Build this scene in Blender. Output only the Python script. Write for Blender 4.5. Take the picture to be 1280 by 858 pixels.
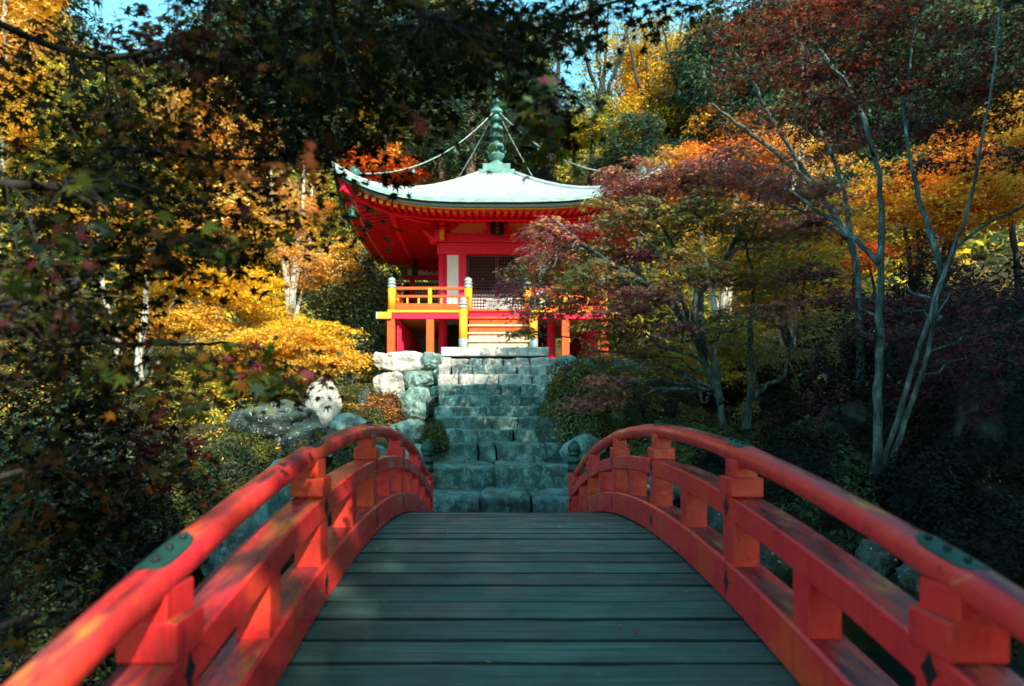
import bpy, bmesh, math, random
import numpy as np
from mathutils import Vector, Matrix, noise as mnoise

for o in list(bpy.data.objects):
    bpy.data.objects.remove(o)
C = bpy.context.scene.collection
R = math.radians
rnd = random.Random(7)

# ------------------------------------------------------------------ camera, sky, sun, exposure
EYE = 1.65
FPX = 800.0
VPX, VPY = 609.5, 520.0


def P(px, py, Y):
    """photo pixel + distance along the bridge axis -> world point"""
    return Vector(((px - VPX) * Y / FPX, Y, EYE - (py - VPY) * Y / FPX))


cam_d = bpy.data.cameras.new('camera')
cam = bpy.data.objects.new('camera', cam_d)
C.objects.link(cam)
cam.location = (0, 0, EYE)
cam.rotation_euler = (R(90), 0, 0)
cam_d.sensor_width = 36
cam_d.lens = FPX / 1280 * 36
cam_d.shift_x = (640 - VPX) / 1280
cam_d.shift_y = (VPY - 429) / 1280
cam_d.clip_start = 0.05
cam_d.clip_end = 500
cam_d.dof.use_dof = True
cam_d.dof.focus_distance = 7.0
cam_d.dof.aperture_fstop = 1.55
bpy.context.scene.camera = cam

SUN_EL, SUN_AZ = R(33), R(25)      # azimuth measured from straight behind the camera towards the right
world = bpy.data.worlds.new('World')
bpy.context.scene.world = world
world.use_nodes = True
wn, wl = world.node_tree.nodes, world.node_tree.links
wn.clear()
sky = wn.new('ShaderNodeTexSky')
sky.sky_type = 'NISHITA'
sky.sun_disc = False
sky.sun_elevation = SUN_EL
sky.sun_rotation = R(180) - SUN_AZ
sky.air_density = 1.0
sky.dust_density = 0.6
tint = wn.new('ShaderNodeMix')
tint.data_type = 'RGBA'
tint.blend_type = 'MULTIPLY'
tint.inputs[0].default_value = 1.0
tint.inputs[7].default_value = (0.55, 1.0, 0.84, 1)
bg = wn.new('ShaderNodeBackground')
bg.inputs[1].default_value = 0.15
wo = wn.new('ShaderNodeOutputWorld')
wl.new(sky.outputs[0], tint.inputs[6])
wl.new(tint.outputs[2], bg.inputs[0])
wl.new(bg.outputs[0], wo.inputs[0])

sun_d = bpy.data.lights.new('sun', 'SUN')
sun = bpy.data.objects.new('sun', sun_d)
C.objects.link(sun)
sun_d.energy = 2.7
sun_d.angle = R(0.5)
sun_d.color = (1.0, 0.90, 0.74)
to_sun = Vector((math.sin(SUN_AZ) * math.cos(SUN_EL), -math.cos(SUN_AZ) * math.cos(SUN_EL), math.sin(SUN_EL)))
sun.rotation_euler = to_sun.to_track_quat('Z', 'Y').to_euler()
sun.location = (20, -30, 25)

vs = bpy.context.scene.view_settings
bpy.context.scene.display_settings.display_device = 'sRGB'
vs.view_transform = 'Standard'
vs.look = 'None'
vs.exposure = 1.95
vs.gamma = 1
vs.use_curve_mapping = False
cy = bpy.context.scene.cycles
cy.max_bounces = 8
cy.diffuse_bounces = 4
cy.transmission_bounces = 4
cy.transparent_max_bounces = 8
cy.caustics_reflective = False
cy.caustics_refractive = False


# ------------------------------------------------------------------ mesh helpers
class MB:
    def __init__(s):
        s.v, s.f, s.m = [], [], []

    def add(s, V, F, mi=0):
        n = len(s.v)
        s.v += [tuple(p) for p in V]
        s.f += [tuple(i + n for i in f) for f in F]
        s.m += [mi] * len(F)

    def box(s, c, size, mi=0, rot=None):
        hx, hy, hz = size[0] / 2, size[1] / 2, size[2] / 2
        V = [Vector((x, y, z)) for x in (-hx, hx) for y in (-hy, hy) for z in (-hz, hz)]
        if rot is not None:
            V = [rot @ p for p in V]
        c = Vector(c)
        s.add([p + c for p in V], [(0, 1, 3, 2), (4, 6, 7, 5), (0, 4, 5, 1), (2, 3, 7, 6), (0, 2, 6, 4), (1, 5, 7, 3)], mi)

    def bar(s, p0, p1, w, h, mi=0):
        p0, p1 = Vector(p0), Vector(p1)
        d = p1 - p0
        L = d.length
        d.normalize()
        up = Vector((0, 0, 1)) if abs(d.z) < 0.95 else Vector((0, 1, 0))
        x = d.cross(up).normalized()
        z = x.cross(d)
        s.box((p0 + p1) / 2, (w, L, h), mi, Matrix((x, d, z)).transposed())

    def tube(s, pts, rad, n=8, mi=0, caps=True):
        pts = [Vector(p) for p in pts]
        if isinstance(rad, (int, float)):
            rad = [rad] * len(pts)
        V, F = [], []
        ref = None
        for i, p in enumerate(pts):
            d = (pts[min(i + 1, len(pts) - 1)] - pts[max(i - 1, 0)])
            if d.length < 1e-7:
                d = Vector((0, 0, 1))
            d.normalize()
            if ref is None:
                ref = Vector((1, 0, 0)) if abs(d.x) < 0.8 else Vector((0, 1, 0))
            x = (ref - d * ref.dot(d)).normalized()
            ref = x
            y = d.cross(x)
            for k in range(n):
                a = 2 * math.pi * k / n
                V.append(p + (x * math.cos(a) + y * math.sin(a)) * rad[i])
        for i in range(len(pts) - 1):
            for k in range(n):
                k2 = (k + 1) % n
                F.append((i * n + k, i * n + k2, (i + 1) * n + k2, (i + 1) * n + k))
        if caps:
            F.append(tuple(range(n - 1, -1, -1)))
            F.append(tuple((len(pts) - 1) * n + k for k in range(n)))
        s.add(V, F, mi)

    def lathe(s, prof, c, n=16, mi=0):
        V, F = [], []
        c = Vector(c)
        for r, z in prof:
            for k in range(n):
                a = 2 * math.pi * k / n
                V.append(c + Vector((r * math.cos(a), r * math.sin(a), z)))
        for i in range(len(prof) - 1):
            for k in range(n):
                k2 = (k + 1) % n
                F.append((i * n + k, i * n + k2, (i + 1) * n + k2, (i + 1) * n + k))
        F.append(tuple(range(n - 1, -1, -1)))
        F.append(tuple((len(prof) - 1) * n + k for k in range(n)))
        s.add(V, F, mi)

    def build(s, name, mat, parent=None, smooth=False, bevel=0.0, origin=None):
        me = bpy.data.meshes.new(name)
        V = s.v
        if origin is not None:
            o0 = Vector(origin)
            V = [tuple(Vector(p) - o0) for p in V]
        me.from_pydata(V, [], s.f)
        mats = mat if isinstance(mat, (list, tuple)) else [mat]
        for m in mats:
            me.materials.append(m)
        if len(mats) > 1:
            me.polygons.foreach_set('material_index', s.m)
        if smooth:
            me.polygons.foreach_set('use_smooth', [True] * len(me.polygons))
        me.update()
        ob = bpy.data.objects.new(name, me)
        C.objects.link(ob)
        if parent is not None:
            ob.parent = parent
        if origin is not None:
            ob.location = origin
        if bevel:
            b = ob.modifiers.new('bevel', 'BEVEL')
            b.width = bevel
            b.segments = 2
            b.limit_method = 'ANGLE'
            b.angle_limit = R(40)
        return ob


def tag(o, label=None, cat=None, group=None, kind=None):
    if label:
        o['label'] = label
    if cat:
        o['category'] = cat
    if group:
        o['group'] = group
    if kind:
        o['kind'] = kind
    return o


def empty(name, loc, label=None, cat=None, group=None):
    o = bpy.data.objects.new(name, None)
    C.objects.link(o)
    o.location = loc
    o.empty_display_size = 0.2
    return tag(o, label, cat, group)


def np_mesh(name, V, F, col=None, mat=None, parent=None):
    V = np.asarray(V, dtype=np.float32)
    F = np.asarray(F, dtype=np.int32)
    k = F.shape[1]
    me = bpy.data.meshes.new(name)
    me.vertices.add(len(V))
    me.vertices.foreach_set('co', V.ravel())
    me.loops.add(F.size)
    me.loops.foreach_set('vertex_index', F.ravel())
    me.polygons.add(len(F))
    me.polygons.foreach_set('loop_start', np.arange(0, F.size, k, dtype=np.int32))
    me.polygons.foreach_set('loop_total', np.full(len(F), k, dtype=np.int32))
    if col is not None:
        a = me.color_attributes.new('Col', 'FLOAT_COLOR', 'POINT')
        a.data.foreach_set('color', np.asarray(col, dtype=np.float32).ravel())
    me.update(calc_edges=True)
    if mat:
        me.materials.append(mat)
    ob = bpy.data.objects.new(name, me)
    C.objects.link(ob)
    if parent is not None:
        ob.parent = parent
    return ob


def copy_tree(o, parent=None):
    c = o.copy()
    C.objects.link(c)
    if parent is not None:
        c.parent = parent
    for ch in list(o.children):
        copy_tree(ch, c)
    return c


# ------------------------------------------------------------------ materials
class NT:
    def __init__(s, name):
        s.m = bpy.data.materials.new(name)
        s.m.use_nodes = True
        s.t = s.m.node_tree
        s.t.nodes.clear()
        s.out = s.t.nodes.new('ShaderNodeOutputMaterial')

    def n(s, kind, **kw):
        x = s.t.nodes.new('ShaderNode' + kind)
        for k, v in kw.items():
            setattr(x, k, v)
        return x

    def l(s, a, b):
        s.t.links.new(a, b)

    def coords(s, scale=(1, 1, 1), which='Object'):
        tc = s.n('TexCoord')
        mp = s.n('Mapping')
        mp.inputs['Scale'].default_value = scale
        s.l(tc.outputs[which], mp.inputs[0])
        return mp.outputs[0]

    def noise(s, vec, scale, detail=5, rough=0.55, dist=0.0):
        x = s.n('TexNoise')
        x.inputs['Scale'].default_value = scale
        x.inputs['Detail'].default_value = detail
        x.inputs['Roughness'].default_value = rough
        x.inputs['Distortion'].default_value = dist
        s.l(vec, x.inputs['Vector'])
        return x.outputs['Fac']

    def ramp(s, fac, stops):
        x = s.n('ValToRGB')
        e = x.color_ramp.elements
        while len(e) < len(stops):
            e.new(0.5)
        for i, (p, c) in enumerate(stops):
            e[i].position = p
            e[i].color = (*c, 1) if not isinstance(c, (int, float)) else (c, c, c, 1)
        s.l(fac, x.inputs[0])
        return x.outputs[0]

    def mix(s, fac, a, b, mode='MIX'):
        x = s.n('Mix')
        x.data_type = 'RGBA'
        x.blend_type = mode
        for i, v in ((0, fac), (6, a), (7, b)):
            if isinstance(v, (int, float)):
                x.inputs[i].default_value = v
            elif isinstance(v, tuple):
                x.inputs[i].default_value = (*v, 1)
            else:
                s.l(v, x.inputs[i])
        return x.outputs[2]

    def math(s, op, a, b=0.5):
        x = s.n('Math', operation=op)
        for i, v in ((0, a), (1, b)):
            if isinstance(v, (int, float)):
                x.inputs[i].default_value = v
            else:
                s.l(v, x.inputs[i])
        return x.outputs[0]

    def normal_z(s):
        g = s.n('NewGeometry')
        x = s.n('SeparateXYZ')
        s.l(g.outputs['Normal'], x.inputs[0])
        return x.outputs[2]

    def finish(s, col, rough=0.5, spec=0.5, metal=0.0, bump=None, bstr=0.3, bdist=0.02):
        b = s.n('BsdfPrincipled')
        for key, v in (('Base Color', col), ('Roughness', rough), ('Specular IOR Level', spec), ('Metallic', metal)):
            if isinstance(v, (int, float)):
                b.inputs[key].default_value = v
            elif isinstance(v, tuple):
                b.inputs[key].default_value = (*v, 1)
            else:
                s.l(v, b.inputs[key])
        if bump is not None:
            bp = s.n('Bump')
            bp.inputs['Strength'].default_value = bstr
            bp.inputs['Distance'].default_value = bdist
            s.l(bump, bp.inputs['Height'])
            s.l(bp.outputs[0], b.inputs['Normal'])
        s.l(b.outputs[0], s.out.inputs[0])
        return s.m


def mat_lacquer(name, base, base2, wear=True, rough=0.42, orange=(0.85, 0.17, 0.02)):
    t = NT(name)
    v = t.coords()
    col = t.mix(t.ramp(t.noise(v, 2.3, 7, 0.65), [(0.3, 0.0), (0.7, 1.0)]), base, base2)
    if wear:
        # faded orange undercoat showing in large soft patches
        fade = t.ramp(t.noise(v, 1.1, 6, 0.6, 0.6), [(0.46, 0.0), (0.66, 1.0)])
        col = t.mix(t.math('MULTIPLY', fade, 0.42), col, orange)
    # vertical rain streaks and grime
    vs_ = t.coords((16, 16, 1.3))
    st = t.ramp(t.noise(vs_, 1.0, 6, 0.68), [(0.50, 0.0), (0.72, 1.0)])
    col = t.mix(t.math('MULTIPLY', st, 0.55 if wear else 0.35), col, (base[0] * 0.38, base[1] * 0.5, base[2] * 0.7))
    fine = t.ramp(t.noise(v, 34, 5, 0.75), [(0.60, 0.0), (0.70, 1.0)])
    col = t.mix(t.math('MULTIPLY', fine, 0.5), col, (0.12, 0.025, 0.018))
    rgh = rough
    h = t.noise(v, 26, 6, 0.65)
    if wear:
        chips = t.ramp(t.noise(v, 7.5, 8, 0.72), [(0.64, 0.0), (0.675, 1.0)])
        col = t.mix(t.math('MULTIPLY', chips, 0.8), col, (0.085, 0.022, 0.018))
        worn = t.ramp(t.noise(v, 5.0, 8, 0.7, 0.8), [(0.66, 0.0), (0.71, 1.0)])
        col = t.mix(t.math('MULTIPLY', worn, 0.7), col, (0.62, 0.30, 0.07))
        top = t.ramp(t.normal_z(), [(0.70, 0.0), (0.88, 1.0)])
        vy = t.coords((6, 1.1, 6))
        n1 = t.noise(vy, 1.5, 9, 0.66, 0.5)
        stain = t.ramp(n1, [(0.36, 0.0), (0.50, 1.0)])
        wearc = t.ramp(t.noise(vy, 2.0, 8, 0.66), [(0.30, (0.035, 0.010, 0.014)), (0.45, (0.11, 0.022, 0.035)), (0.56, (0.26, 0.05, 0.04)), (0.66, (0.52, 0.20, 0.03))])
        col = t.mix(t.math('MULTIPLY', top, t.math('MULTIPLY', stain, 0.92)), col, wearc)
        rgh = t.ramp(t.noise(vy, 2.0, 5), [(0.35, 0.16), (0.65, 0.50)])
        h = t.math('ADD', h, t.math('MULTIPLY', chips, -0.7))
        g = t.noise(t.coords((40, 2.0, 40)), 1.0, 5, 0.6)
        h = t.math('ADD', h, t.math('MULTIPLY', g, 0.8))
    return t.finish(col, rgh, 0.32 if wear else 0.25, bump=h, bstr=0.22, bdist=0.01)


M = {}
M['red'] = mat_lacquer('worn_red_lacquer', (0.78, 0.022, 0.036), (0.82, 0.042, 0.030))
M['redrail'] = mat_lacquer('red_rail_lacquer', (0.78, 0.024, 0.042), (0.82, 0.05, 0.040), True)
M['hallred'] = mat_lacquer('hall_red_paint', (0.78, 0.012, 0.05), (0.74, 0.010, 0.06), False, 0.5)
M['hallorange'] = mat_lacquer('hall_orange_paint', (0.80, 0.06, 0.012), (0.84, 0.11, 0.014), False, 0.5)
M['yellow'] = mat_lacquer('yellow_ochre_paint', (0.85, 0.36, 0.02), (0.80, 0.30, 0.02), False, 0.5)


def mat_deck():
    t = NT('weathered_deck_plank')
    v = t.coords((0.9, 30, 30))
    oi = t.n('NewGeometry').outputs['Random Per Island']
    col = t.ramp(t.noise(v, 1.6, 8, 0.68, 0.25), [(0.25, (0.010, 0.030, 0.025)), (0.5, (0.045, 0.118, 0.095)), (0.72, (0.12, 0.22, 0.18))])
    col = t.mix(0.65, col, t.ramp(oi, [(0.0, (0.45, 0.47, 0.47)), (0.5, (0.9, 0.9, 0.9)), (1.0, (1.35, 1.3, 1.25))]), 'MULTIPLY')
    w = t.coords((1.5, 1.5, 1.5))
    st = t.ramp(t.noise(w, 1.8, 7, 0.65), [(0.44, 0.0), (0.62, 1.0)])
    col = t.mix(t.math('MULTIPLY', st, 0.55), col, (0.035, 0.05, 0.048))
    spots = t.ramp(t.noise(w, 9, 6, 0.7), [(0.66, 0.0), (0.72, 1.0)])
    col = t.mix(t.math('MULTIPLY', spots, 0.6), col, (0.12, 0.15, 0.13))
    return t.finish(col, t.ramp(t.noise(w, 2.5, 4), [(0.3, 0.42), (0.7, 0.75)]), 0.4, bump=t.noise(v, 3.0, 8, 0.7), bstr=0.5, bdist=0.008)


M['deck'] = mat_deck()
M['seam'] = mat_lacquer('plank_gap_shade', (0.010, 0.020, 0.018), (0.016, 0.028, 0.024), False, 0.9)  # near-black plank edges: the shade of the gaps painted on


def mat_stone(name, lo, mid, hi, lichen=0.5, moss=0.4, sc=1.0):
    t = NT(name)
    v = t.coords((sc, sc, sc))
    oi = t.n('NewGeometry').outputs['Random Per Island']
    n1 = t.noise(v, 2.2, 9, 0.66, 0.5)
    col = t.ramp(n1, [(0.28, lo), (0.5, mid), (0.72, hi)])
    col = t.mix(0.7, col, t.ramp(oi, [(0.0, (0.6, 0.62, 0.62)), (1.0, (1.2, 1.17, 1.12))]), 'MULTIPLY')
    dark = t.ramp(t.noise(v, 4.5, 9, 0.75), [(0.47, 0.0), (0.58, 1.0)])
    col = t.mix(t.math('MULTIPLY', dark, 0.75), col, tuple(c * 0.22 for c in mid))
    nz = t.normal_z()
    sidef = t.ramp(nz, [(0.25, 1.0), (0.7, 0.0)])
    side_stain_shade = t.ramp(t.noise(t.coords((3, 3, 1.6)), 2.4, 8, 0.7), [(0.42, 0.0), (0.56, 1.0)])
    col = t.mix(t.math('MULTIPLY', t.math('MULTIPLY', sidef, side_stain_shade), 0.8 if lo[0] < 0.2 else 0.3), col, tuple(c * 0.2 for c in mid))  # side faces darker: stains plus painted shade, since treads catch more sky
    li = t.ramp(t.noise(v, 9, 6, 0.6), [(0.60, 0.0), (0.66, 1.0)])
    col = t.mix(t.math('MULTIPLY', li, lichen), col, (0.55, 0.62, 0.58))
    if moss:
        top = t.ramp(t.normal_z(), [(0.35, 0.0), (0.85, 1.0)])
        mn = t.ramp(t.noise(v, 3.0, 7, 0.6), [(0.5, 0.0), (0.6, 1.0)])
        col = t.mix(t.math('MULTIPLY', t.math('MULTIPLY', top, mn), moss), col, (0.10, 0.11, 0.02))
    h = t.math('ADD', t.noise(v, 4, 8, 0.7), t.math('MULTIPLY', t.noise(v, 24, 6, 0.7), 0.35))
    return t.finish(col, 0.85, 0.25, bump=h, bstr=0.9, bdist=0.05)


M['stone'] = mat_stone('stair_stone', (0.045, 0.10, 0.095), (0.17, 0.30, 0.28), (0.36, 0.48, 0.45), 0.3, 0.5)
M['palestone'] = mat_stone('pale_and_sunlit_granite', (0.30, 0.31, 0.29), (0.50, 0.49, 0.45), (0.66, 0.63, 0.56), 0.5, 0.15)
M['darkstone'] = mat_stone('lichen_dark_shaded_stone', (0.025, 0.04, 0.037), (0.07, 0.10, 0.095), (0.16, 0.20, 0.19), 0.8, 0.8, 1.6)
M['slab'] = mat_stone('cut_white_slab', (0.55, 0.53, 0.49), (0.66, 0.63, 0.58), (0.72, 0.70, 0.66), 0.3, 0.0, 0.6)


def mat_plain(name, col, rough=0.6, var=0.25, metal=0.0, scale=6, spec=0.4):
    t = NT(name)
    v = t.coords()
    c = t.mix(t.ramp(t.noise(v, scale, 6, 0.6), [(0.3, 0.0), (0.7, 1.0)]), tuple(x * (1 - var) for x in col), tuple(min(1, x * (1 + var)) for x in col))
    return t.finish(c, rough, spec, metal, bump=t.noise(v, scale * 5, 5), bstr=0.15, bdist=0.01)


M['bronze'] = mat_plain('green_bronze', (0.018, 0.075, 0.06), 0.5, 0.5, 0.3)
M['darkbronze'] = mat_plain('dark_green_bronze', (0.012, 0.05, 0.042), 0.45, 0.5, 0.3)
M['patina'] = mat_plain('pale_patina', (0.075, 0.185, 0.165), 0.6, 0.55, 0.0, 5)
M['iron'] = mat_plain('black_iron', (0.012, 0.014, 0.016), 0.5, 0.3)
M['endpaint'] = mat_plain('pale_yellow_paint', (0.88, 0.55, 0.12), 0.6, 0.1)
M['plaster'] = mat_plain('ochre_plaster', (0.90, 0.56, 0.24), 0.9, 0.06)
M['white'] = mat_plain('white_plaster', (0.78, 0.80, 0.78), 0.9, 0.05)
M['lit_backing'] = mat_plain('sunlit_door_backing', (0.72, 0.74, 0.72), 0.9, 0.05)  # white stands for sun on the lower part of the door
M['lattice'] = mat_plain('dark_red_lattice', (0.10, 0.012, 0.018), 0.6, 0.25)
M['dark'] = mat_plain('dark_interior', (0.008, 0.008, 0.010), 0.9, 0.3)
M['darkbeam'] = mat_plain('black_eave_board', (0.012, 0.022, 0.024), 0.7, 0.3)
M['treadwood'] = mat_plain('pale_tread_wood', (0.66, 0.45, 0.28), 0.7, 0.2)
M['boxwood'] = mat_plain('grey_box_wood', (0.22, 0.22, 0.23), 0.7, 0.3)
M['gilt'] = mat_plain('faded_gilt', (0.5, 0.34, 0.08), 0.5, 0.2)
M['greymetal'] = mat_plain('grey_cap_metal', (0.30, 0.38, 0.36), 0.5, 0.35, 0.2)
M['ink'] = mat_plain('black_ink', (0.02, 0.02, 0.022), 0.8, 0.1)
M['chain'] = mat_plain('pale_chain_metal', (0.24, 0.29, 0.26), 0.6, 0.3)


def mat_copper_roof():
    t = NT('pale_copper_roof')
    v = t.coords()
    sx = t.n('SeparateXYZ')
    t.l(v, sx.inputs[0])
    n1 = t.noise(t.coords((3, 3, 18)), 1.0, 7, 0.65)
    col = t.ramp(n1, [(0.25, (0.17, 0.205, 0.21)), (0.5, (0.31, 0.325, 0.33)), (0.75, (0.40, 0.41, 0.415))])
    seam = t.math('FRACT', t.math('MULTIPLY', sx.outputs[2], 9.0))
    sl = t.ramp(seam, [(0.0, 1.0), (0.10, 0.0), (0.95, 0.0), (1.0, 1.0)])
    col = t.mix(t.math('MULTIPLY', sl, 0.6), col, (0.20, 0.29, 0.275))
    pat = t.ramp(t.noise(v, 4.0, 7, 0.7), [(0.60, 0.0), (0.68, 1.0)])
    col = t.mix(t.math('MULTIPLY', pat, 0.55), col, (0.16, 0.29, 0.26))
    run = t.ramp(t.noise(t.coords((9, 9, 0.8)), 1.0, 6, 0.7), [(0.55, 0.0), (0.70, 1.0)])
    col = t.mix(t.math('MULTIPLY', run, 0.4), col, (0.22, 0.31, 0.29))
    return t.finish(col, 0.55, 0.4, bump=sl, bstr=0.4, bdist=0.01)


M['roof'] = mat_copper_roof()


def mat_fascia():
    t = NT('streaked_copper_edge')
    v = t.coords((2.2, 2.2, 18))
    col = t.ramp(t.noise(v, 2.2, 8, 0.7), [(0.3, (0.06, 0.14, 0.125)), (0.5, (0.24, 0.40, 0.36)), (0.7, (0.52, 0.62, 0.58))])
    return t.finish(col, 0.6, 0.4)


M['fascia'] = mat_fascia()


def mat_leaf(name, trans=0.35, gloss=0.25):
    t = NT(name)
    a = t.n('Attribute', attribute_name='Col')
    b = t.n('BsdfPrincipled')
    t.l(a.outputs['Color'], b.inputs['Base Color'])
    b.inputs['Roughness'].default_value = 0.5
    b.inputs['Specular IOR Level'].default_value = gloss
    tr = t.n('BsdfTranslucent')
    t.l(a.outputs['Color'], tr.inputs['Color'])
    ms = t.n('MixShader')
    ms.inputs[0].default_value = trans
    t.l(b.outputs[0], ms.inputs[1])
    t.l(tr.outputs[0], ms.inputs[2])
    t.l(ms.outputs[0], t.out.inputs[0])
    return t.m


M['leaf'] = mat_leaf('tree_leaf', 0.35, 0.15)
M['nearleaf'] = mat_leaf('overhanging_maple_leaf', 0.3, 0.0)
M['glossleaf'] = mat_leaf('evergreen_leaf', 0.2, 0.5)


def mat_bark(name, lo, mid, hi):
    t = NT(name)
    v = t.coords((6, 6, 1.6))
    col = t.ramp(t.noise(v, 1.5, 8, 0.7, 0.3), [(0.38, lo), (0.55, mid), (0.72, hi)])
    return t.finish(col, 0.9, 0.2, bump=t.noise(v, 3, 8, 0.7), bstr=1.0, bdist=0.03)


M['bark'] = mat_bark('lichen_bark', (0.025, 0.028, 0.026), (0.09, 0.115, 0.105), (0.30, 0.40, 0.37))
M['palebark'] = mat_bark('pale_bark', (0.16, 0.14, 0.12), (0.48, 0.44, 0.38), (0.72, 0.68, 0.62))
M['darkbark'] = mat_bark('dark_bark', (0.015, 0.014, 0.013), (0.04, 0.037, 0.034), (0.09, 0.085, 0.078))
M['cedarbark'] = mat_bark('cedar_bark', (0.08, 0.04, 0.02), (0.24, 0.13, 0.08), (0.42, 0.27, 0.18))


def mat_ground():
    t = NT('leaf_strewn_earth')
    v = t.coords()
    col = t.ramp(t.noise(v, 0.9, 9, 0.68), [(0.30, (0.014, 0.016, 0.010)), (0.48, (0.035, 0.035, 0.018)), (0.60, (0.075, 0.06, 0.02)), (0.75, (0.16, 0.10, 0.025))])
    lf = t.ramp(t.noise(v, 18, 5, 0.7), [(0.60, 0.0), (0.66, 1.0)])
    col = t.mix(t.math('MULTIPLY', lf, 0.6), col, (0.32, 0.17, 0.03))
    return t.finish(col, 0.95, 0.1, bump=t.noise(v, 12, 7, 0.7), bstr=0.9, bdist=0.06)


M['ground'] = mat_ground()


def mat_water():
    t = NT('still_pond_water')
    v = t.coords()
    return t.finish((0.012, 0.03, 0.028), 0.08, 0.6, bump=t.noise(v, 5, 3), bstr=0.1, bdist=0.02)


M['water'] = mat_water()

# ------------------------------------------------------------------ terrain
def sstep(a, b, x):
    t = np.clip((x - a) / (b - a), 0, 1)
    return t * t * (3 - 2 * t)


def ground_z(x, y):
    x = np.asarray(x, dtype=float)
    y = np.asarray(y, dtype=float)
    ax = np.abs(x - 0.2)
    side = sstep(1.3, 2.6, ax)
    ye = y + side * 0.30 * np.minimum(ax - 1.3, 10)
    prof = np.interp(ye, [-60, -1.0, 0.2, 1.6, 8.0, 9.3, 10.2, 11.2, 12.6, 14.5, 16, 20, 24, 30, 50, 75, 110],
                     [0.3, -0.3, -0.45, -1.8, -1.7, -0.45, -0.15, 0.35, 1.1, 1.55, 1.9, 2.6, 3.2, 6.5, 19.5, 33, 44])
    hill = np.maximum(0, ax - 11) * 0.30 * sstep(2, 14, y)
    stair = (1 - sstep(1.25, 1.75, np.abs(x - 0.3))) * sstep(9.6, 10.1, y) * (1 - sstep(15.4, 16.0, y))
    return prof + hill - 0.7 * stair


def gz(x, y):
    return float(ground_z(x, y)) + 0.0


nx, ny = 150, 170
xs = np.sinh(np.linspace(-1, 1, nx) * 2.6) / np.sinh(2.6) * 90
ys = np.concatenate([np.linspace(-60, -4, 20)[:-1], np.linspace(-4, 28, 100), np.linspace(28, 110, ny - 119 + 1)[1:]])
GX, GY = np.meshgrid(xs, ys)
GZ = ground_z(GX, GY)
for j in range(GZ.shape[0]):
    for i in range(GZ.shape[1]):
        x, y = GX[j, i], GY[j, i]
        if y > -6 and y < 60:
            GZ[j, i] += 0.16 * mnoise.fractal(Vector((x * 0.7, y * 0.7, 0)), 1.0, 2.0, 4)
V = np.stack([GX, GY, GZ], -1).reshape(-1, 3)
nyy, nxx = GX.shape
idx = np.arange(nyy * nxx).reshape(nyy, nxx)
F = np.stack([idx[:-1, :-1], idx[:-1, 1:], idx[1:, 1:], idx[1:, :-1]], -1).reshape(-1, 4)
g = np_mesh('ground', V, F, None, M['ground'])
g.data.polygons.foreach_set('use_smooth', [True] * len(g.data.polygons))
tag(g, kind='structure')
mb = MB()
mb.add([(-40, 0.0, -1.15), (40, 0.0, -1.15), (40, 10, -1.15), (-40, 10, -1.15)], [(0, 1, 2, 3)])
tag(mb.build('pond_water', M['water']), kind='structure')


# ------------------------------------------------------------------ footbridge
BX = 0.194
YC = 4.67


def zb(y):
    return 1.276 - 0.0363 * (y - YC) ** 2


YN, YF = -0.55, 9.40
bridge = empty('footbridge', (BX, YC, 0), 'arched red lacquered footbridge with dark green plank deck leading to the stone stairs', 'bridge')


def local(ob):
    """parent keeps world placement: bridge origin offset"""
    return ob


def bbuild(mb, name, mat, parent, **kw):
    mb.v = [(p[0] - BX, p[1] - YC, p[2]) for p in mb.v]
    return mb.build(name, mat, parent, **kw)


def sweep_y(mb, x0, prof, y0, y1, n, off):
    ys_ = [y0 + (y1 - y0) * i / n for i in range(n + 1)]
    V, F = [], []
    k = len(prof)
    for y in ys_:
        sl = -2 * 0.0363 * (y - YC)
        inv = 1 / math.sqrt(1 + sl * sl)
        for dx, dz in prof:
            V.append((x0 + dx, y - dz * sl * inv, zb(y) + off + dz * inv))
    for i in range(n):
        for j in range(k):
            j2 = (j + 1) % k
            F.append((i * k + j, (i + 1) * k + j, (i + 1) * k + j2, i * k + j2))
    F.append(tuple(range(k)))
    F.append(tuple(n * k + j for j in range(k - 1, -1, -1)))
    mb.add(V, F)


def rect(w, h):
    c = min(w, h) * 0.07
    a, b = w / 2, h / 2
    return [(-a, -b + c), (-a, b - c), (-a + c, b), (a - c, b), (a, b - c), (a, -b + c), (a - c, -b), (-a + c, -b)]


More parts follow.
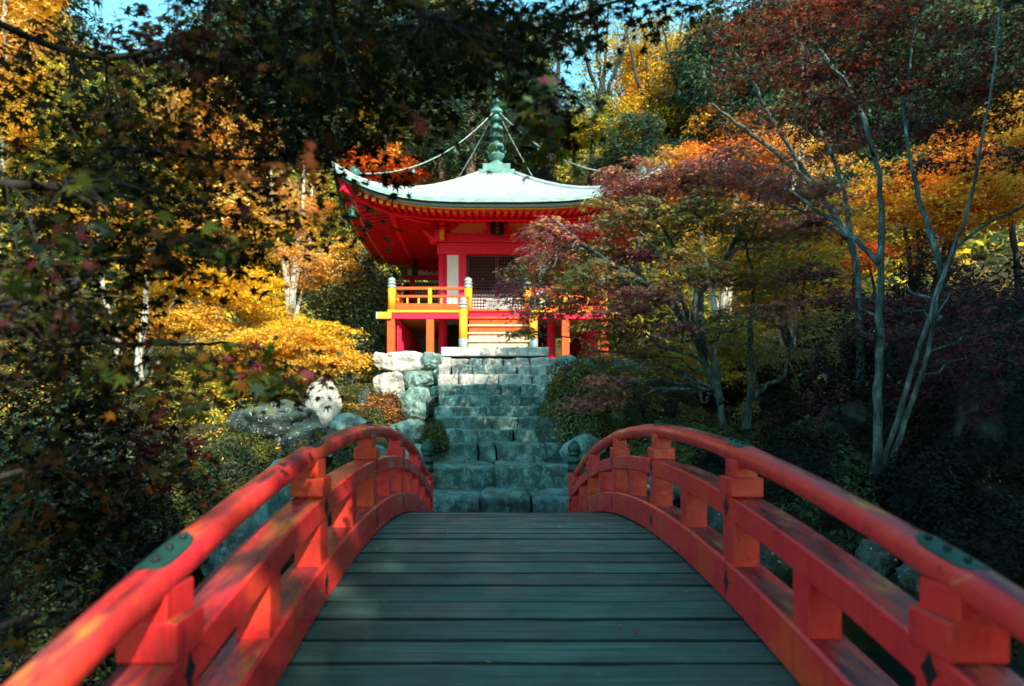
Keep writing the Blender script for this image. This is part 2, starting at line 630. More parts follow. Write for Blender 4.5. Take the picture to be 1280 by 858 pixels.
# deck planks: rough sawn boards, every one slightly different
mb = MB()
y = YN - 0.3
k = 0
pr = random.Random(3)
while y < 9.35:
    wdt = 0.205 + pr.uniform(-0.012, 0.012)
    gap = pr.uniform(0.007, 0.015)
    yc = y + wdt / 2
    z = zb(yc) - 0.49 + pr.uniform(-0.004, 0.003)
    sl = -2 * 0.0363 * (yc - YC)
    nseg = 24
    e = pr.uniform(-0.02, 0.02)
    V, F = [], []
    for i in range(nseg + 1):
        x = -1.17 + e + 2.34 * i / nseg
        sag = 0.0035 * mnoise.noise(Vector((x * 2.1, yc * 3.7, 1.0)))
        ja = 0.004 * mnoise.noise(Vector((x * 5.0, yc * 9.0, 4.0)))
        jb = 0.004 * mnoise.noise(Vector((x * 5.0, yc * 9.0, 8.0)))
        w0 = -wdt / 2 + gap / 2 + ja
        w1 = wdt / 2 - gap / 2 + jb
        for dy, dz in ((w0, -0.045), (w0, -0.006), (w0 + 0.012, 0), (w1 - 0.006, 0), (w1, -0.006), (w1, -0.045)):
            V.append((BX + x, yc + dy, z + sag + dz + sl * dy))
    for i in range(nseg):
        for j in range(6):
            j2 = (j + 1) % 6
            F.append((i * 6 + j, i * 6 + j2, (i + 1) * 6 + j2, (i + 1) * 6 + j))
    F += [(5, 4, 3, 2, 1, 0), tuple(nseg * 6 + j for j in range(6))]
    n0 = len(mb.m)
    gap_shaded = (0, 1, 4) if pr.random() < 0.75 else (0, 4)  # edge faces that carry the painted gap shade
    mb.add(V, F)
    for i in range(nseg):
        for j in gap_shaded:
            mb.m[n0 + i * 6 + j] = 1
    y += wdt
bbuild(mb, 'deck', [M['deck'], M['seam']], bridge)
# girders below the deck
for gx in (-0.85, 0.0, 0.85):
    mb = MB()
    sweep_y(mb, BX + gx, rect(0.22, 0.30), YN, 9.3, 40, -0.49 - 0.05 - 0.16)
    bbuild(mb, 'girder', M['red'], bridge)
for yy in (1.8, 7.6):
    for gx in (-0.8, 0.8):
        mb = MB()
        mb.tube([(BX + gx, yy, -2.1), (BX + gx, yy, zb(yy) - 0.82)], 0.12, 14)
        bbuild(mb, 'pile', M['red'], bridge, smooth=True)

post_y = [1.73 + 1.473 * n for n in range(-1, 6)]
half_y = [1.73 + 1.473 * (n + 0.5) for n in range(-1, 5)]
for side in (-1, 1):
    xi = BX + side * 1.0           # inner face
    xc = xi + side * 0.075
    rail = empty('railing', (0, 0, 0))
    rail.parent = bridge
    mb = MB()
    sweep_y(mb, xi + side * 0.085, rect(0.17, 0.205), YN, 9.44, 60, -0.38)
    bbuild(mb, 'bottom_beam', M['red'], rail)
    mb = MB()
    sweep_y(mb, xc, rect(0.15, 0.116), YN, 9.44, 60, 0.0)
    bbuild(mb, 'middle_beam', M['red'], rail)
    # round handrail, slightly thicker at the joints
    mb = MB()
    npt = 90
    pts, rad = [], []
    for i in range(npt + 1):
        y = YN + (9.42 - YN) * i / npt
        pts.append((xc, y, zb(y) + 0.262))
        dmin = min(abs(y - p) for p in post_y)
        rad.append(0.051 + 0.005 * math.exp(-(dmin / 0.22) ** 2))
    mb.tube(pts, rad, 20)
    bbuild(mb, 'handrail', M['redrail'], rail, smooth=True)
    for n, y in enumerate(post_y):
        if y < YN + 0.1 or y > 9.2:
            continue
        z = zb(y)
        sl = -2 * 0.0363 * (y - YC)
        tilt = Matrix.Rotation(math.atan(sl), 3, 'X')
        # block that carries the neck and handrail
        mb = MB()
        mb.box((xc, y, z + 0.058 + 0.043), (0.162, 0.165, 0.088 + abs(sl) * 0.1))
        ob = bbuild(mb, 'rail_block', M['red'], rail, bevel=0.009)
        mb = MB()
        mb.box((xc, y, z + 0.058 + 0.088 + 0.035), (0.105, 0.155, 0.11))
        bbuild(mb, 'rail_neck', M['red'], rail, bevel=0.006)
        # bronze joint cover on top of the handrail, with nail heads
        mb = MB()
        V, F = [], []
        nl, na = 12, 10
        for i in range(nl + 1):
            u = -1 + 2 * i / nl
            wdt = math.sqrt(max(0, 1 - abs(u) ** 3.5)) * 0.80
            yy = y + 0.02 + 0.125 * u
            for j in range(na + 1):
                a = (j / na * 2 - 1) * wdt
                rr = 0.0585
                V.append((xc + math.sin(a) * rr, yy, zb(yy) + 0.262 + math.cos(a) * rr))
        for i in range(nl):
            for j in range(na):
                q = i * (na + 1) + j
                F.append((q, q + 1, q + na + 2, q + na + 1))
        mb.add(V, F)
        ob = bbuild(mb, 'joint_cover', M['bronze'], rail, smooth=True)
        sol = ob.modifiers.new('thick', 'SOLIDIFY')
        sol.thickness = 0.004
        for q in (-0.075, 0, 0.075):
            yy = y + 0.02 + q
            mb = MB()
            mb.lathe([(0.009, 0), (0.011, 0.006), (0.006, 0.013)], (xc - side * 0.012, yy, zb(yy) + 0.319), 10)
            bbuild(mb, 'cover_nail', M['iron'], rail, smooth=True)
        # black diamond plates on the inner faces
        for off, hh in ((0.0, 0.054), (-0.38, 0.062)):
            mb = MB()
            xx = xi - side * 0.003
            dv = [(0, hh), (0.014, 0.022), (0.032, 0), (0.014, -0.022), (0, -hh), (-0.014, -0.022), (-0.032, 0), (-0.014, 0.022)]
            V = [(xx, y + a, z + off + b) for a, b in dv] + [(xx + side * 0.006, y + a, z + off + b) for a, b in dv]
            F = [tuple(range(8)), tuple(range(15, 7, -1))] + [(i, (i + 1) % 8, (i + 1) % 8 + 8, i + 8) for i in range(8)]
            mb.add(V, F)
            bbuild(mb, 'diamond_plate', M['iron'], rail)
    for y in sorted(post_y + half_y):
        if y < YN + 0.05 or y > 9.25:
            continue
        z = zb(y)
        mb = MB()
        mb.box((xc + side * 0.0, y, z - 0.168), (0.128, 0.128 if y in half_y else 0.15, 0.26))
        bbuild(mb, 'strut', M['red'], rail, bevel=0.006)
    # far newel post with a bronze giboshi cap
    nx_ = BX + side * 1.09
    ny_ = 9.5
    newel = MB()
    newel.lathe([(0.088, -0.75), (0.088, 0.84), (0.08, 0.856)], (nx_, ny_, 0), 20)
    nob = bbuild(newel, 'newel_post', M['red'], bridge, smooth=False)
    mb = MB()
    prof = [(0.098, 0.82), (0.098, 0.90), (0.088, 0.905), (0.088, 0.955), (0.099, 0.96), (0.099, 1.0), (0.085, 1.01), (0.07, 1.03), (0.066, 1.06), (0.085, 1.075), (0.088, 1.085),
            (0.072, 1.095), (0.094, 1.13), (0.098, 1.17), (0.084, 1.215), (0.05, 1.25), (0.018, 1.285), (0.004, 1.30)]
    mb.lathe(prof, (nx_, ny_, 0), 20)
    bbuild(mb, 'newel_cap', M['darkbronze'], nob, smooth=True)


# ------------------------------------------------------------------ stones
def rock_verts(seed, size, sub=4, facets=11, rough=0.12, square=2.0):
    bm = bmesh.new()
    bmesh.ops.create_icosphere(bm, subdivisions=sub, radius=1.0)
    r = random.Random(seed)
    planes = []
    for _ in range(facets):
        d = Vector((r.gauss(0, 1), r.gauss(0, 1), r.gauss(0, 0.8))).normalized()
        planes.append((d, r.uniform(0.60, 0.88) * (1.18 if square > 2 else 1.0)))
    off = Vector((r.uniform(0, 50), r.uniform(0, 50), r.uniform(0, 50)))
    for v in bm.verts:
        p = v.co.copy()
        if square > 2:
            p /= (abs(p.x) ** square + abs(p.y) ** square + abs(p.z) ** square) ** (1 / square)
        for d, t in planes:
            q = p.dot(d)
            if q > t:
                p -= d * (q - t) * 0.92
        nn = mnoise.fractal(p * 1.6 + off, 0.9, 2.1, 5)
        p += p.normalized() * nn * rough
        v.co = Vector((p.x * size[0], p.y * size[1], p.z * size[2]))
    V = [v.co.copy() for v in bm.verts]
    F = [tuple(v.index for v in f.verts) for f in bm.faces]
    bm.free()
    return V, F


def boulder(loc, size, seed, mat, label, group=None, rot=0.0, parent=None, name='boulder', sub=4, rough=0.12, square=2.0):
    V, F = rock_verts(seed, size, sub, rough=rough, square=square)
    mb = MB()
    rm = Matrix.Rotation(rot, 3, 'Z')
    mb.add([rm @ v for v in V], F)
    ob = mb.build(name, mat, parent, smooth=True)
    ob.location = loc
    if label:
        tag(ob, label, 'rock', group)
    return ob


def stone_block(mb, x0, x1, y0, y1, z0, z1, seed, rough=0.03, nx=10, ny=5, nz=5):
    """a rounded, chipped block as a displaced box grid"""
    r = random.Random(seed)
    off = Vector((r.uniform(0, 90), r.uniform(0, 90), r.uniform(0, 90)))
    bm = bmesh.new()
    bmesh.ops.create_cube(bm, size=2.0)
    bmesh.ops.subdivide_edges(bm, edges=bm.edges[:], cuts=7, use_grid_fill=True)
    cx, cy, cz = (x0 + x1) / 2, (y0 + y1) / 2, (z0 + z1) / 2
    hx, hy, hz = (x1 - x0) / 2, (y1 - y0) / 2, (z1 - z0) / 2
    rr = min(hx, hy, hz) * 0.14
    V = []
    sk = (r.uniform(-0.05, 0.05), r.uniform(-0.04, 0.04))
    for v in bm.verts:
        p = Vector((v.co.x * hx, v.co.y * hy, v.co.z * hz))
        q = Vector((max(-hx + rr, min(hx - rr, p.x)), max(-hy + rr, min(hy - rr, p.y)), max(-hz + rr, min(hz - rr, p.z))))
        d = p - q
        if d.length > rr:
            p = q + d.normalized() * rr
        w = Vector((p.x + cx, p.y + cy, p.z + cz))
        nn = Vector((mnoise.fractal(w * 3.2 + off, 0.9, 2, 4), mnoise.fractal(w * 3.2 + off * 1.7, 0.9, 2, 4), mnoise.fractal(w * 3.2 + off * 2.3, 0.9, 2, 4)))
        w += Vector((nn.x * rough, nn.y * rough * 1.6, nn.z * rough * 0.9))
        w.z += sk[0] * p.x * 0.5
        V.append(w)
    F = [tuple(v.index for v in f.verts) for f in bm.faces]
    bm.free()
    mb.add(V, F)


# ------------------------------------------------------------------ stone stairs
stairs = empty('stone_stairs', (0.2, 10, 0), 'rough hewn stone stairs of uneven mossy blocks climbing from the bridge to the red hall', 'stairs')
# (front Y, top z above eye level pixel row, x0, x1, number of stones)
SP = [(10.15, 620, -1.05, 1.75, 3), (11.15, 581, -1.02, 1.62, 2), (12.05, 555, -1.06, 1.72, 4), (12.65, 537, -0.90, 1.75, 2), (13.05, 521, -1.06, 1.75, 3),
      (13.45, 508, -1.12, 1.75, 2), (13.85, 494.6, -1.05, 1.6, 3), (14.25, 481, -1.10, 1.6, 4), (14.65, 468.5, -1.15, 1.6, 6), (15.0, 457, -1.15, 1.7, 8), (15.32, 447.5, -1.2, 1.8, 8)]
zprev = -0.35
for i, (yf, py, x0, x1, ns) in enumerate(SP):
    zt = EYE - (py - VPY) * yf / FPX
    yb = SP[i + 1][0] + 0.25 if i < 10 else 15.9
    mb = MB()
    r = random.Random(50 + i)
    cuts = [x0] + sorted([x0 + (x1 - x0) * (q + r.uniform(-0.28, 0.28)) / ns for q in range(1, ns)]) + [x1]
    for q in range(ns):
        stone_block(mb, cuts[q] + (0.006 if i < 3 or i > 7 else 0.0), cuts[q + 1] - (0.006 if i < 3 or i > 7 else 0.0), yf + r.uniform(-0.05, 0.05), yb, zprev - 0.12, zt + r.uniform(-0.02, 0.012), 300 + i * 10 + q, rough=0.055 if i < 3 else 0.04)
    ob = mb.build('step', M['palestone'] if i >= 8 else M['stone'], stairs, smooth=True)  # paler stone on the top steps puts their sunlight into the colour
    ob.location = (-0.2, -10, 0)
    zprev = zt
# small packing stones in the joints of the lowest riser
for (px, py, Y, s) in ((627, 606, 11.25, 0.07), (700, 628, 10.2, 0.12), (658, 610, 11.2, 0.06), (552, 632, 10.3, 0.1)):
    pass

# terrace under the hall
mb = MB()
mb.box((0.8, 21.05, 1.9), (6.4, 10.5, 2.32))
tag(mb.build('terrace', M['palestone'], bevel=0.03), 'low stone terrace of pale gravel carrying the red hall', 'terrace', kind='structure')
wall = empty('stone_wall', (-2, 15.3, 1.5), 'retaining wall of large white and teal boulders beside the top of the stairs', 'wall')
WB = [  # px, py, Y, half w px, half h px, material
    (500, 454, 15.45, 33, 13.5, 'palestone'), (487, 481, 15.35, 20, 15, 'palestone'), (538, 453, 15.4, 15, 11.5, 'stone'), (526, 473, 15.4, 21, 14, 'stone'),
    (518, 505, 15.2, 19, 20, 'stone'), (504, 497, 15.45, 11, 9, 'stone'), (513, 466, 15.5, 9, 8, 'palestone'), (546, 492, 15.25, 9, 9, 'stone'), (494, 516, 15.5, 18, 18, 'stone'), (544, 508, 15.2, 11, 12, 'darkstone'),
    (466, 512, 15.7, 16, 24, 'darkstone'), (551, 472, 15.45, 8, 11, 'stone'), (508, 485, 15.6, 36, 40, 'darkstone'), (473, 450, 15.6, 8, 9, 'palestone')]
for i, (px, py, Y, hw, hh, m) in enumerate(WB):
    c = P(px, py, Y)
    ob = boulder(c - Vector((-2, 15.3, 1.5)), (hw * Y / FPX * 1.02, 0.30, hh * Y / FPX * 1.03), 900 + i, M[m], None, parent=wall, sub=5, rough=0.12, square=4.0)
    ob.rotation_euler = (0, R(rnd.uniform(-8, 8)), 0)
# the part of the wall hidden behind the shrubs right of the stairs
for i, (px, py, Y, hw, hh) in enumerate([(712, 462, 15.4, 26, 16), (752, 460, 15.5, 30, 15), (725, 492, 15.2, 26, 18), (770, 492, 15.3, 28, 20), (800, 465, 15.6, 26, 18)]):
    boulder(P(px, py, Y) - Vector((-2, 15.3, 1.5)), (hw * Y / FPX * 1.1, 0.34, hh * Y / FPX * 1.15), 950 + i, M['stone'], None, parent=wall, sub=3, rough=0.06)

# ------------------------------------------------------------------ the red hall
HX, HY = 0.27, 19.85
FL = 4.46                       # balcony floor
G0 = 3.06                       # terrace top
hall = empty('temple_hall', (HX, HY, G0), 'small red temple hall with upswept pale copper roof and tall bronze finial', 'temple')


def hbuild(mb, name, mat, parent=None, **kw):
    mb.v = [(p[0] - HX, p[1] - HY, p[2] - G0) for p in mb.v]
    return mb.build(name, mat, parent if parent is not None else hall, **kw)


HALF = 4.10
EZ, AZ = 7.04, 8.96
R0 = 0.135


def lift(s, r):
    return 0.80 * (s ** 3.6) * (r ** 4)


def roof_pt(side, s, r, dz=0.0, ext=0.0):
    """side 0..3, s in -1..1 along the eave, r 0..1 from apex to eave"""
    a = HALF * r + ext
    b = s * (HALF * r + ext)
    x, y = ((b, -a), (a, b), (-b, a), (-a, -b))[side]
    t = min(1.0, (1 - r) / (1 - R0))
    z = EZ + (AZ - EZ) * (0.55 * t + 0.45 * t * t) + lift(abs(s), r) + dz
    return (HX + x, HY + y, z)


def soffit_pt(side, s, r, dz=0.0):
    a = HALF * r
    b = s * HALF * r
    x, y = ((b, -a), (a, b), (-b, a), (-a, -b))[side]
    return (HX + x, HY + y, EZ - 0.235 + (1 - r) * HALF * 0.18 + lift(abs(s), r) + dz)


NS, NR = 36, 18
roof = MB()
for sd in range(4):
    V = []
    for i in range(NR + 1):
        r = R0 + (1 - R0) * i / NR
        for j in range(NS + 1):
            V.append(roof_pt(sd, -1 + 2 * j / NS, r))
    roof.add(V, [(i * (NS + 1) + j, (i + 1) * (NS + 1) + j, (i + 1) * (NS + 1) + j + 1, i * (NS + 1) + j + 1) for i in range(NR) for j in range(NS)])
roof_ob = hbuild(roof, 'roof', M['roof'], smooth=True)
# pale copper edge and black board below it
for nm_, rows, mat in (('roof_edge', [(0.0, 0.0), (-0.03, 0.02), (-0.125, 0.0), (-0.125, -0.07)], 'fascia'),
                       ('eave_board', [(-0.127, -0.05), (-0.235, -0.07), (-0.238, -0.12)], 'darkbeam'),
                       ('eave_trim', [(-0.238, -0.105), (-0.262, -0.11), (-0.262, -0.16)], 'yellow')):
    mb = MB()
    for sd in range(4):
        V = [roof_pt(sd, -1 + 2 * j / NS, 1.0, dz, ext) for dz, ext in rows for j in range(NS + 1)]
        n = NS + 1
        mb.add(V, [(i * n + j, (i + 1) * n + j, (i + 1) * n + j + 1, i * n + j + 1) for i in range(len(rows) - 1) for j in range(NS)])
    hbuild(mb, nm_, M[mat], roof_ob)
mb = MB()
for sd in range(4):
    V = []
    for i in range(9):
        r = 0.38 + (0.968 - 0.38) * i / 8
        for j in range(NS + 1):
            V.append(soffit_pt(sd, -1 + 2 * j / NS, r))
    mb.add(V, [(i * (NS + 1) + j, i * (NS + 1) + j + 1, (i + 1) * (NS + 1) + j + 1, (i + 1) * (NS + 1) + j) for i in range(8) for j in range(NS)])
hbuild(mb, 'soffit', M['hallred'], roof_ob)
# two tiers of rafters, ends painted yellow
raf, ends = MB(), MB()
for sd in range(4):
    for k in range(-19, 20):
        off = k * 0.185
        for (r0, r1, dz, w) in ((0.70, 0.90, -0.055, 0.085), (0.40, 0.74, -0.075, 0.09)):
            lo = max(r0, abs(off) / HALF + 0.01)
            if lo > r1 - 0.03:
                continue
            pts = []
            for q in range(4):
                r = lo + (r1 - lo) * q / 3
                pts.append(soffit_pt(sd, off / (HALF * r), r, dz))
            for q in range(3):
                raf.bar(pts[q], pts[q + 1], w, 0.085)
            p0, p1 = Vector(pts[2]), Vector(pts[3])
            d = (p1 - p0).normalized()
            if r0 < 0.5:
                continue
            front = sd == 0 and r0 == 0.70
            eb = MB() if front else ends
            eb.bar(p1 - d * 0.004, p1 + d * 0.012, w + 0.012, 0.10)
            if front:
                hbuild(eb, 'rafter_end', M['endpaint'], roof_ob)
hbuild(raf, 'rafters', M['hallred'], roof_ob)['kind'] = 'stuff'
hbuild(ends, 'rafter_end_caps', M['endpaint'], roof_ob)['kind'] = 'stuff'
for sx in (-1, 1):
    for sy in (-1, 1):
        mb = MB()
        pts = [(HX + sx * HALF * r, HY + sy * HALF * r, soffit_pt(0, 0.985, r)[2] - 0.10) for r in (0.40, 0.55, 0.7, 0.82, 0.90, 0.95)]
        for a, b in zip(pts[:-1], pts[1:]):
            mb.bar(a, b, 0.16, 0.2)
        hbuild(mb, 'hip_rafter', M['hallred'], roof_ob)
# eave purlin ring carried by the brackets
mb = MB()
for r, dz, w, h in ((0.69, -0.14, 0.12, 0.10),):
    for sd in range(4):
        for j in range(16):
            mb.bar(soffit_pt(sd, -1 + 2 * j / 16, r, dz), soffit_pt(sd, -1 + 2 * (j + 1) / 16, r, dz), w, h)
hbuild(mb, 'eave_purlin', M['hallred'], roof_ob)
# ridge balls at the corners (they hold the chains)
for sx in (-1, 1):
    for sy in (-1, 1):
        r, s = 0.895, 0.985
        zc = roof_pt(0, s, r)[2]
        mb = MB()
        c = (HX + sx * HALF * r * 0.99, HY + sy * HALF * r * 0.99, zc - 0.04)
        mb.lathe([(0.10, 0), (0.10, 0.06), (0.06, 0.08), (0.09, 0.12), (0.125, 0.17), (0.135, 0.22), (0.11, 0.29), (0.06, 0.335), (0.01, 0.355)], c, 14)
        hbuild(mb, 'ridge_ball', M['patina'], roof_ob, smooth=True)
# hip ridges
for sx in (-1, 1):
    for sy in (-1, 1):
        mb = MB()
        pts, rad = [], []
        for i in range(22):
            r = R0 + (1.004 - R0) * i / 21
            z = roof_pt(0, 1.0, min(r, 1.0))[2]
            pts.append((HX + sx * HALF * r, HY + sy * HALF * r, z + 0.0))
            rad.append(0.075)
        mb.tube(pts, rad, 8)
        hbuild(mb, 'hip_ridge', M['roof'], roof_ob, smooth=True)

# finial
fin = MB()
z0 = AZ - 0.06
fin.box((HX, HY, z0 + 0.10), (1.10, 1.10, 0.20))
fin.box((HX, HY, z0 + 0.30), (0.84, 0.84, 0.24))
fin_ob = hbuild(fin, 'finial', M['patina'], bevel=0.012)
mb = MB()
z1 = z0 + 0.42
mb.lathe([(0.30, 0), (0.28, 0.08), (0.20, 0.16), (0.13, 0.2), (0.13, 0.22), (0.20, 0.26), (0.25, 0.36), (0.26, 0.42), (0.20, 0.45), (0.10, 0.48), (0.085, 2.5), (0.05, 2.75), (0.02, 2.9)], (HX, HY, z1), 20)
hbuild(mb, 'finial_mast', M['patina'], fin_ob, smooth=True)
mb = MB()
for q in range(8):
    a = q * math.pi / 4
    d = Vector((math.cos(a), math.sin(a), 0))
    c = Vector((HX, HY, z1 + 0.44)) + d * 0.235
    mb.tube([c, c + d * 0.04 + Vector((0, 0, 0.07)), c + d * 0.08 + Vector((0, 0, 0.13))], [0.05, 0.04, 0.01], 6)
hbuild(mb, 'lotus_petals', M['bronze'], fin_ob, smooth=True)
for q in range(6):
    zz = z1 + 0.62 + q * 0.27
    rr = 0.225 - 0.010 * q
    mb = MB()
    mb.lathe([(0.09, -0.01), (rr, 0.0), (rr + 0.010, 0.05), (rr, 0.10), (0.09, 0.12), (0.085, 0.11)], (HX, HY, zz), 18)
    hbuild(mb, 'finial_ring', M['bronze'] if q % 2 else M['patina'], fin_ob, smooth=True)
mb = MB()
mb.lathe([(0.02, 2.6), (0.12, 2.64), (0.15, 2.74), (0.10, 2.86), (0.02, 2.98), (0.005, 3.05)], (HX, HY, z1), 12)
hbuild(mb, 'jewel', M['patina'], fin_ob, smooth=True)
# chains from the mast to the corner balls with little bells
for sx in (-1, 1):
    for sy in (-1, 1):
        a = Vector((HX, HY, z1 + 1.85))
        r = 0.895
        b = Vector((HX + sx * HALF * r * 0.99, HY + sy * HALF * r * 0.99, roof_pt(0, 0.985, r)[2] + 0.14))
        mb = MB()
        pts = []
        for i in range(61):
            t = i / 60
            p = a.lerp(b, t)
            p.z -= 0.80 * 4 * t * (1 - t) * 0.75
            pts.append(p)
        rad = [0.013 + 0.008 * (i % 2) for i in range(61)]
        mb.tube(pts, rad, 6)
        hbuild(mb, 'roof_chain', M['chain'], fin_ob, smooth=True)
        for t in (0.34, 0.64):
            p = pts[int(t * 60)]
            mb = MB()
            mb.lathe([(0.006, -0.02), (0.008, -0.08), (0.035, -0.10), (0.045, -0.16), (0.055, -0.20), (0.05, -0.202), (0.01, -0.18)], p, 10)
            ob = hbuild(mb, 'wind_bell', M['patina'], fin_ob, smooth=True)

# walls, posts, beams of the front
YW = 18.2
BW = 1.66


def zp(py):
    return EYE + (VPY - py) / 44.0


core = MB()
core.box((HX, HY + 0.08, (FL + 7.2) / 2), (2 * BW - 0.24, 2 * BW - 0.24, 7.2 - FL))
hbuild(core, 'wall', M['white'])
xw = lambda px: HX + (px - 621) / 44.0
for sx in (-1, 1):
    for sy in (-1, 1):
        mb = MB()
        mb.tube([(HX + sx * (BW - 0.115), HY + sy * (BW - 0.115), G0), (HX + sx * (BW - 0.115), HY + sy * (BW - 0.115), 7.05)], 0.125, 16)
        hbuild(mb, 'pillar', M['hallred'], smooth=True)
for sx in (-1, 1):
    mb = MB()
    mb.box((HX + sx * (621 - 577.5) / 44, YW + 0.02, (FL + 6.26) / 2), (0.21, 0.14, 6.26 - FL))
    hbuild(mb, 'door_post', M['hallred'], bevel=0.008)
    mb = MB()
    mb.box((HX + sx * (621 - 565.5) / 44, YW + 0.08, (FL + 6.24) / 2), (0.33, 0.06, 6.24 - FL))
    hbuild(mb, 'white_panel', M['white'])
# lintel beams, all four faces
for sd in range(4):
    rm = Matrix.Rotation(sd * math.pi / 2, 3, 'Z')
    cpos = lambda x, y, z: rm @ Vector((x, y, 0)) + Vector((HX, HY, z))
    for nm_, z_a, z_b, d, th in (('lintel', zp(318), zp(304), -BW - 0.02, 0.26), ('tie_beam', zp(303.6), zp(292), -BW - 0.06, 0.28), ('sill_beam', FL, FL + 0.12, -BW - 0.015, 0.24)):
        mb = MB()
        mb.box(cpos(0, d + th / 2 - 0.02, (z_a + z_b) / 2), ((2 * BW + (0.5 if nm_ == 'tie_beam' else 0.0)) if sd % 2 == 0 else th, th if sd % 2 == 0 else 2 * BW + (0.5 if nm_ == 'tie_beam' else 0.0), abs(z_b - z_a) - 0.004))
        hbuild(mb, nm_, M['hallred'], bevel=0.01)
    mb = MB()
    z_a, z_b = zp(292), 7.21
    mb.box(cpos(0, -BW + 0.06, (z_a + z_b) / 2), ((2 * BW - 0.3) if sd % 2 == 0 else 0.08, 0.08 if sd % 2 == 0 else 2 * BW - 0.3, z_b - z_a))
    hbuild(mb, 'frieze', M['plaster'])
    mb = MB()
    mb.box(cpos(0, -BW - 0.02, 7.20), ((2 * BW + 0.3) if sd % 2 == 0 else 0.2, 0.2 if sd % 2 == 0 else 2 * BW + 0.3, 0.16))
    hbuild(mb, 'wall_plate', M['hallred'])
# brackets over the corner pillars: stepped cloud shaped arms and an orange nose
for sx in (-1, 1):
    cx = HX + sx * (BW - 0.115)
    mb = MB()
    for dx, w, z, h in ((0, 0.28, 6.80, 0.12), (0, 0.46, 6.92, 0.09), (0, 0.70, 7.00, 0.08), (0, 0.92, 7.08, 0.06)):
        mb.box((cx, YW - 0.02, z), (w, 0.16, h))
    for d, z in ((0.25, 6.90), (0.42, 7.02)):
        mb.box((cx, YW - d / 2, z), (0.15, d + 0.2, 0.10))
    for q in (-0.33, 0.33):
        mb.box((cx + q, YW - 0.03, 7.07), (0.17, 0.19, 0.10))
    bo = hbuild(mb, 'bracket', M['hallred'], bevel=0.02)
    mb = MB()
    mb.box((cx, YW - 0.30, 6.72), (0.13, 0.10, 0.26))
    hbuild(mb, 'bracket_nose', M['yellow'], bo, bevel=0.015)
    mb = MB()
    mb.tube([(cx - sx * -0.12, YW - 0.1, 6.66), (cx - sx * -0.34, YW - 0.12, 6.72), (cx - sx * -0.5, YW - 0.12, 6.86), (cx - sx * -0.52, YW - 0.12, 6.95)], [0.08, 0.07, 0.05, 0.02], 8)
    hbuild(mb, 'beam_nose', M['hallred'], bo, smooth=True)
# frog-leg strut and name plaque over the door
mb = MB()
prof = [(-0.42, 0), (-0.40, 0.07), (-0.27, 0.13), (-0.19, 0.26), (-0.17, 0.36), (0.17, 0.36), (0.19, 0.26), (0.27, 0.13), (0.40, 0.07), (0.42, 0)]
zb0 = zp(293)
V = [(HX + a, YW - 0.08, zb0 + b) for a, b in prof] + [(HX + a, YW + 0.04, zb0 + b) for a, b in prof]
n = len(prof)
mb.add(V, [tuple(range(n)), tuple(range(2 * n - 1, n - 1, -1))] + [(i, (i + 1) % n, (i + 1) % n + n, i + n) for i in range(n)])
mb.box((HX, YW - 0.04, 7.06), (0.62, 0.2, 0.09))
hbuild(mb, 'frog_leg_strut', M['hallred'])
mb = MB()
tilt = Matrix.Rotation(R(-14), 3, 'X')
pc = Vector((HX, YW - 0.24, zp(288)))
mb.box(pc, (0.36, 0.05, 0.44), 0, tilt)
pl = hbuild(mb, 'name_plaque', M['ink'], bevel=0.01)
mb = MB()
for dx, dz, w, h in ((0, 0.215, 0.40, 0.03), (0, -0.215, 0.40, 0.03), (-0.185, 0, 0.03, 0.42), (0.185, 0, 0.03, 0.42)):
    mb.box(pc + tilt @ Vector((dx, -0.032, dz)), (w, 0.025, h), 0, tilt)
hbuild(mb, 'plaque_frame', M['bronze'], pl, bevel=0.006)
mb = MB()
for dx, dz, w, h in ((0, 0.13, 0.10, 0.014), (0, 0.10, 0.012, 0.08), (-0.03, 0.08, 0.05, 0.012), (0.03, 0.07, 0.012, 0.05), (0, 0.0, 0.12, 0.014), (-0.035, -0.02, 0.012, 0.07), (0.035, -0.02, 0.012, 0.07), (0, -0.04, 0.07, 0.012), (0, -0.11, 0.11, 0.014), (0, -0.12, 0.014, 0.09), (0, -0.16, 0.08, 0.012)):
    mb.box(pc + tilt @ Vector((dx, -0.029, dz)), (w, 0.008, h), 0, tilt)
hbuild(mb, 'plaque_characters', M['gilt'], pl)

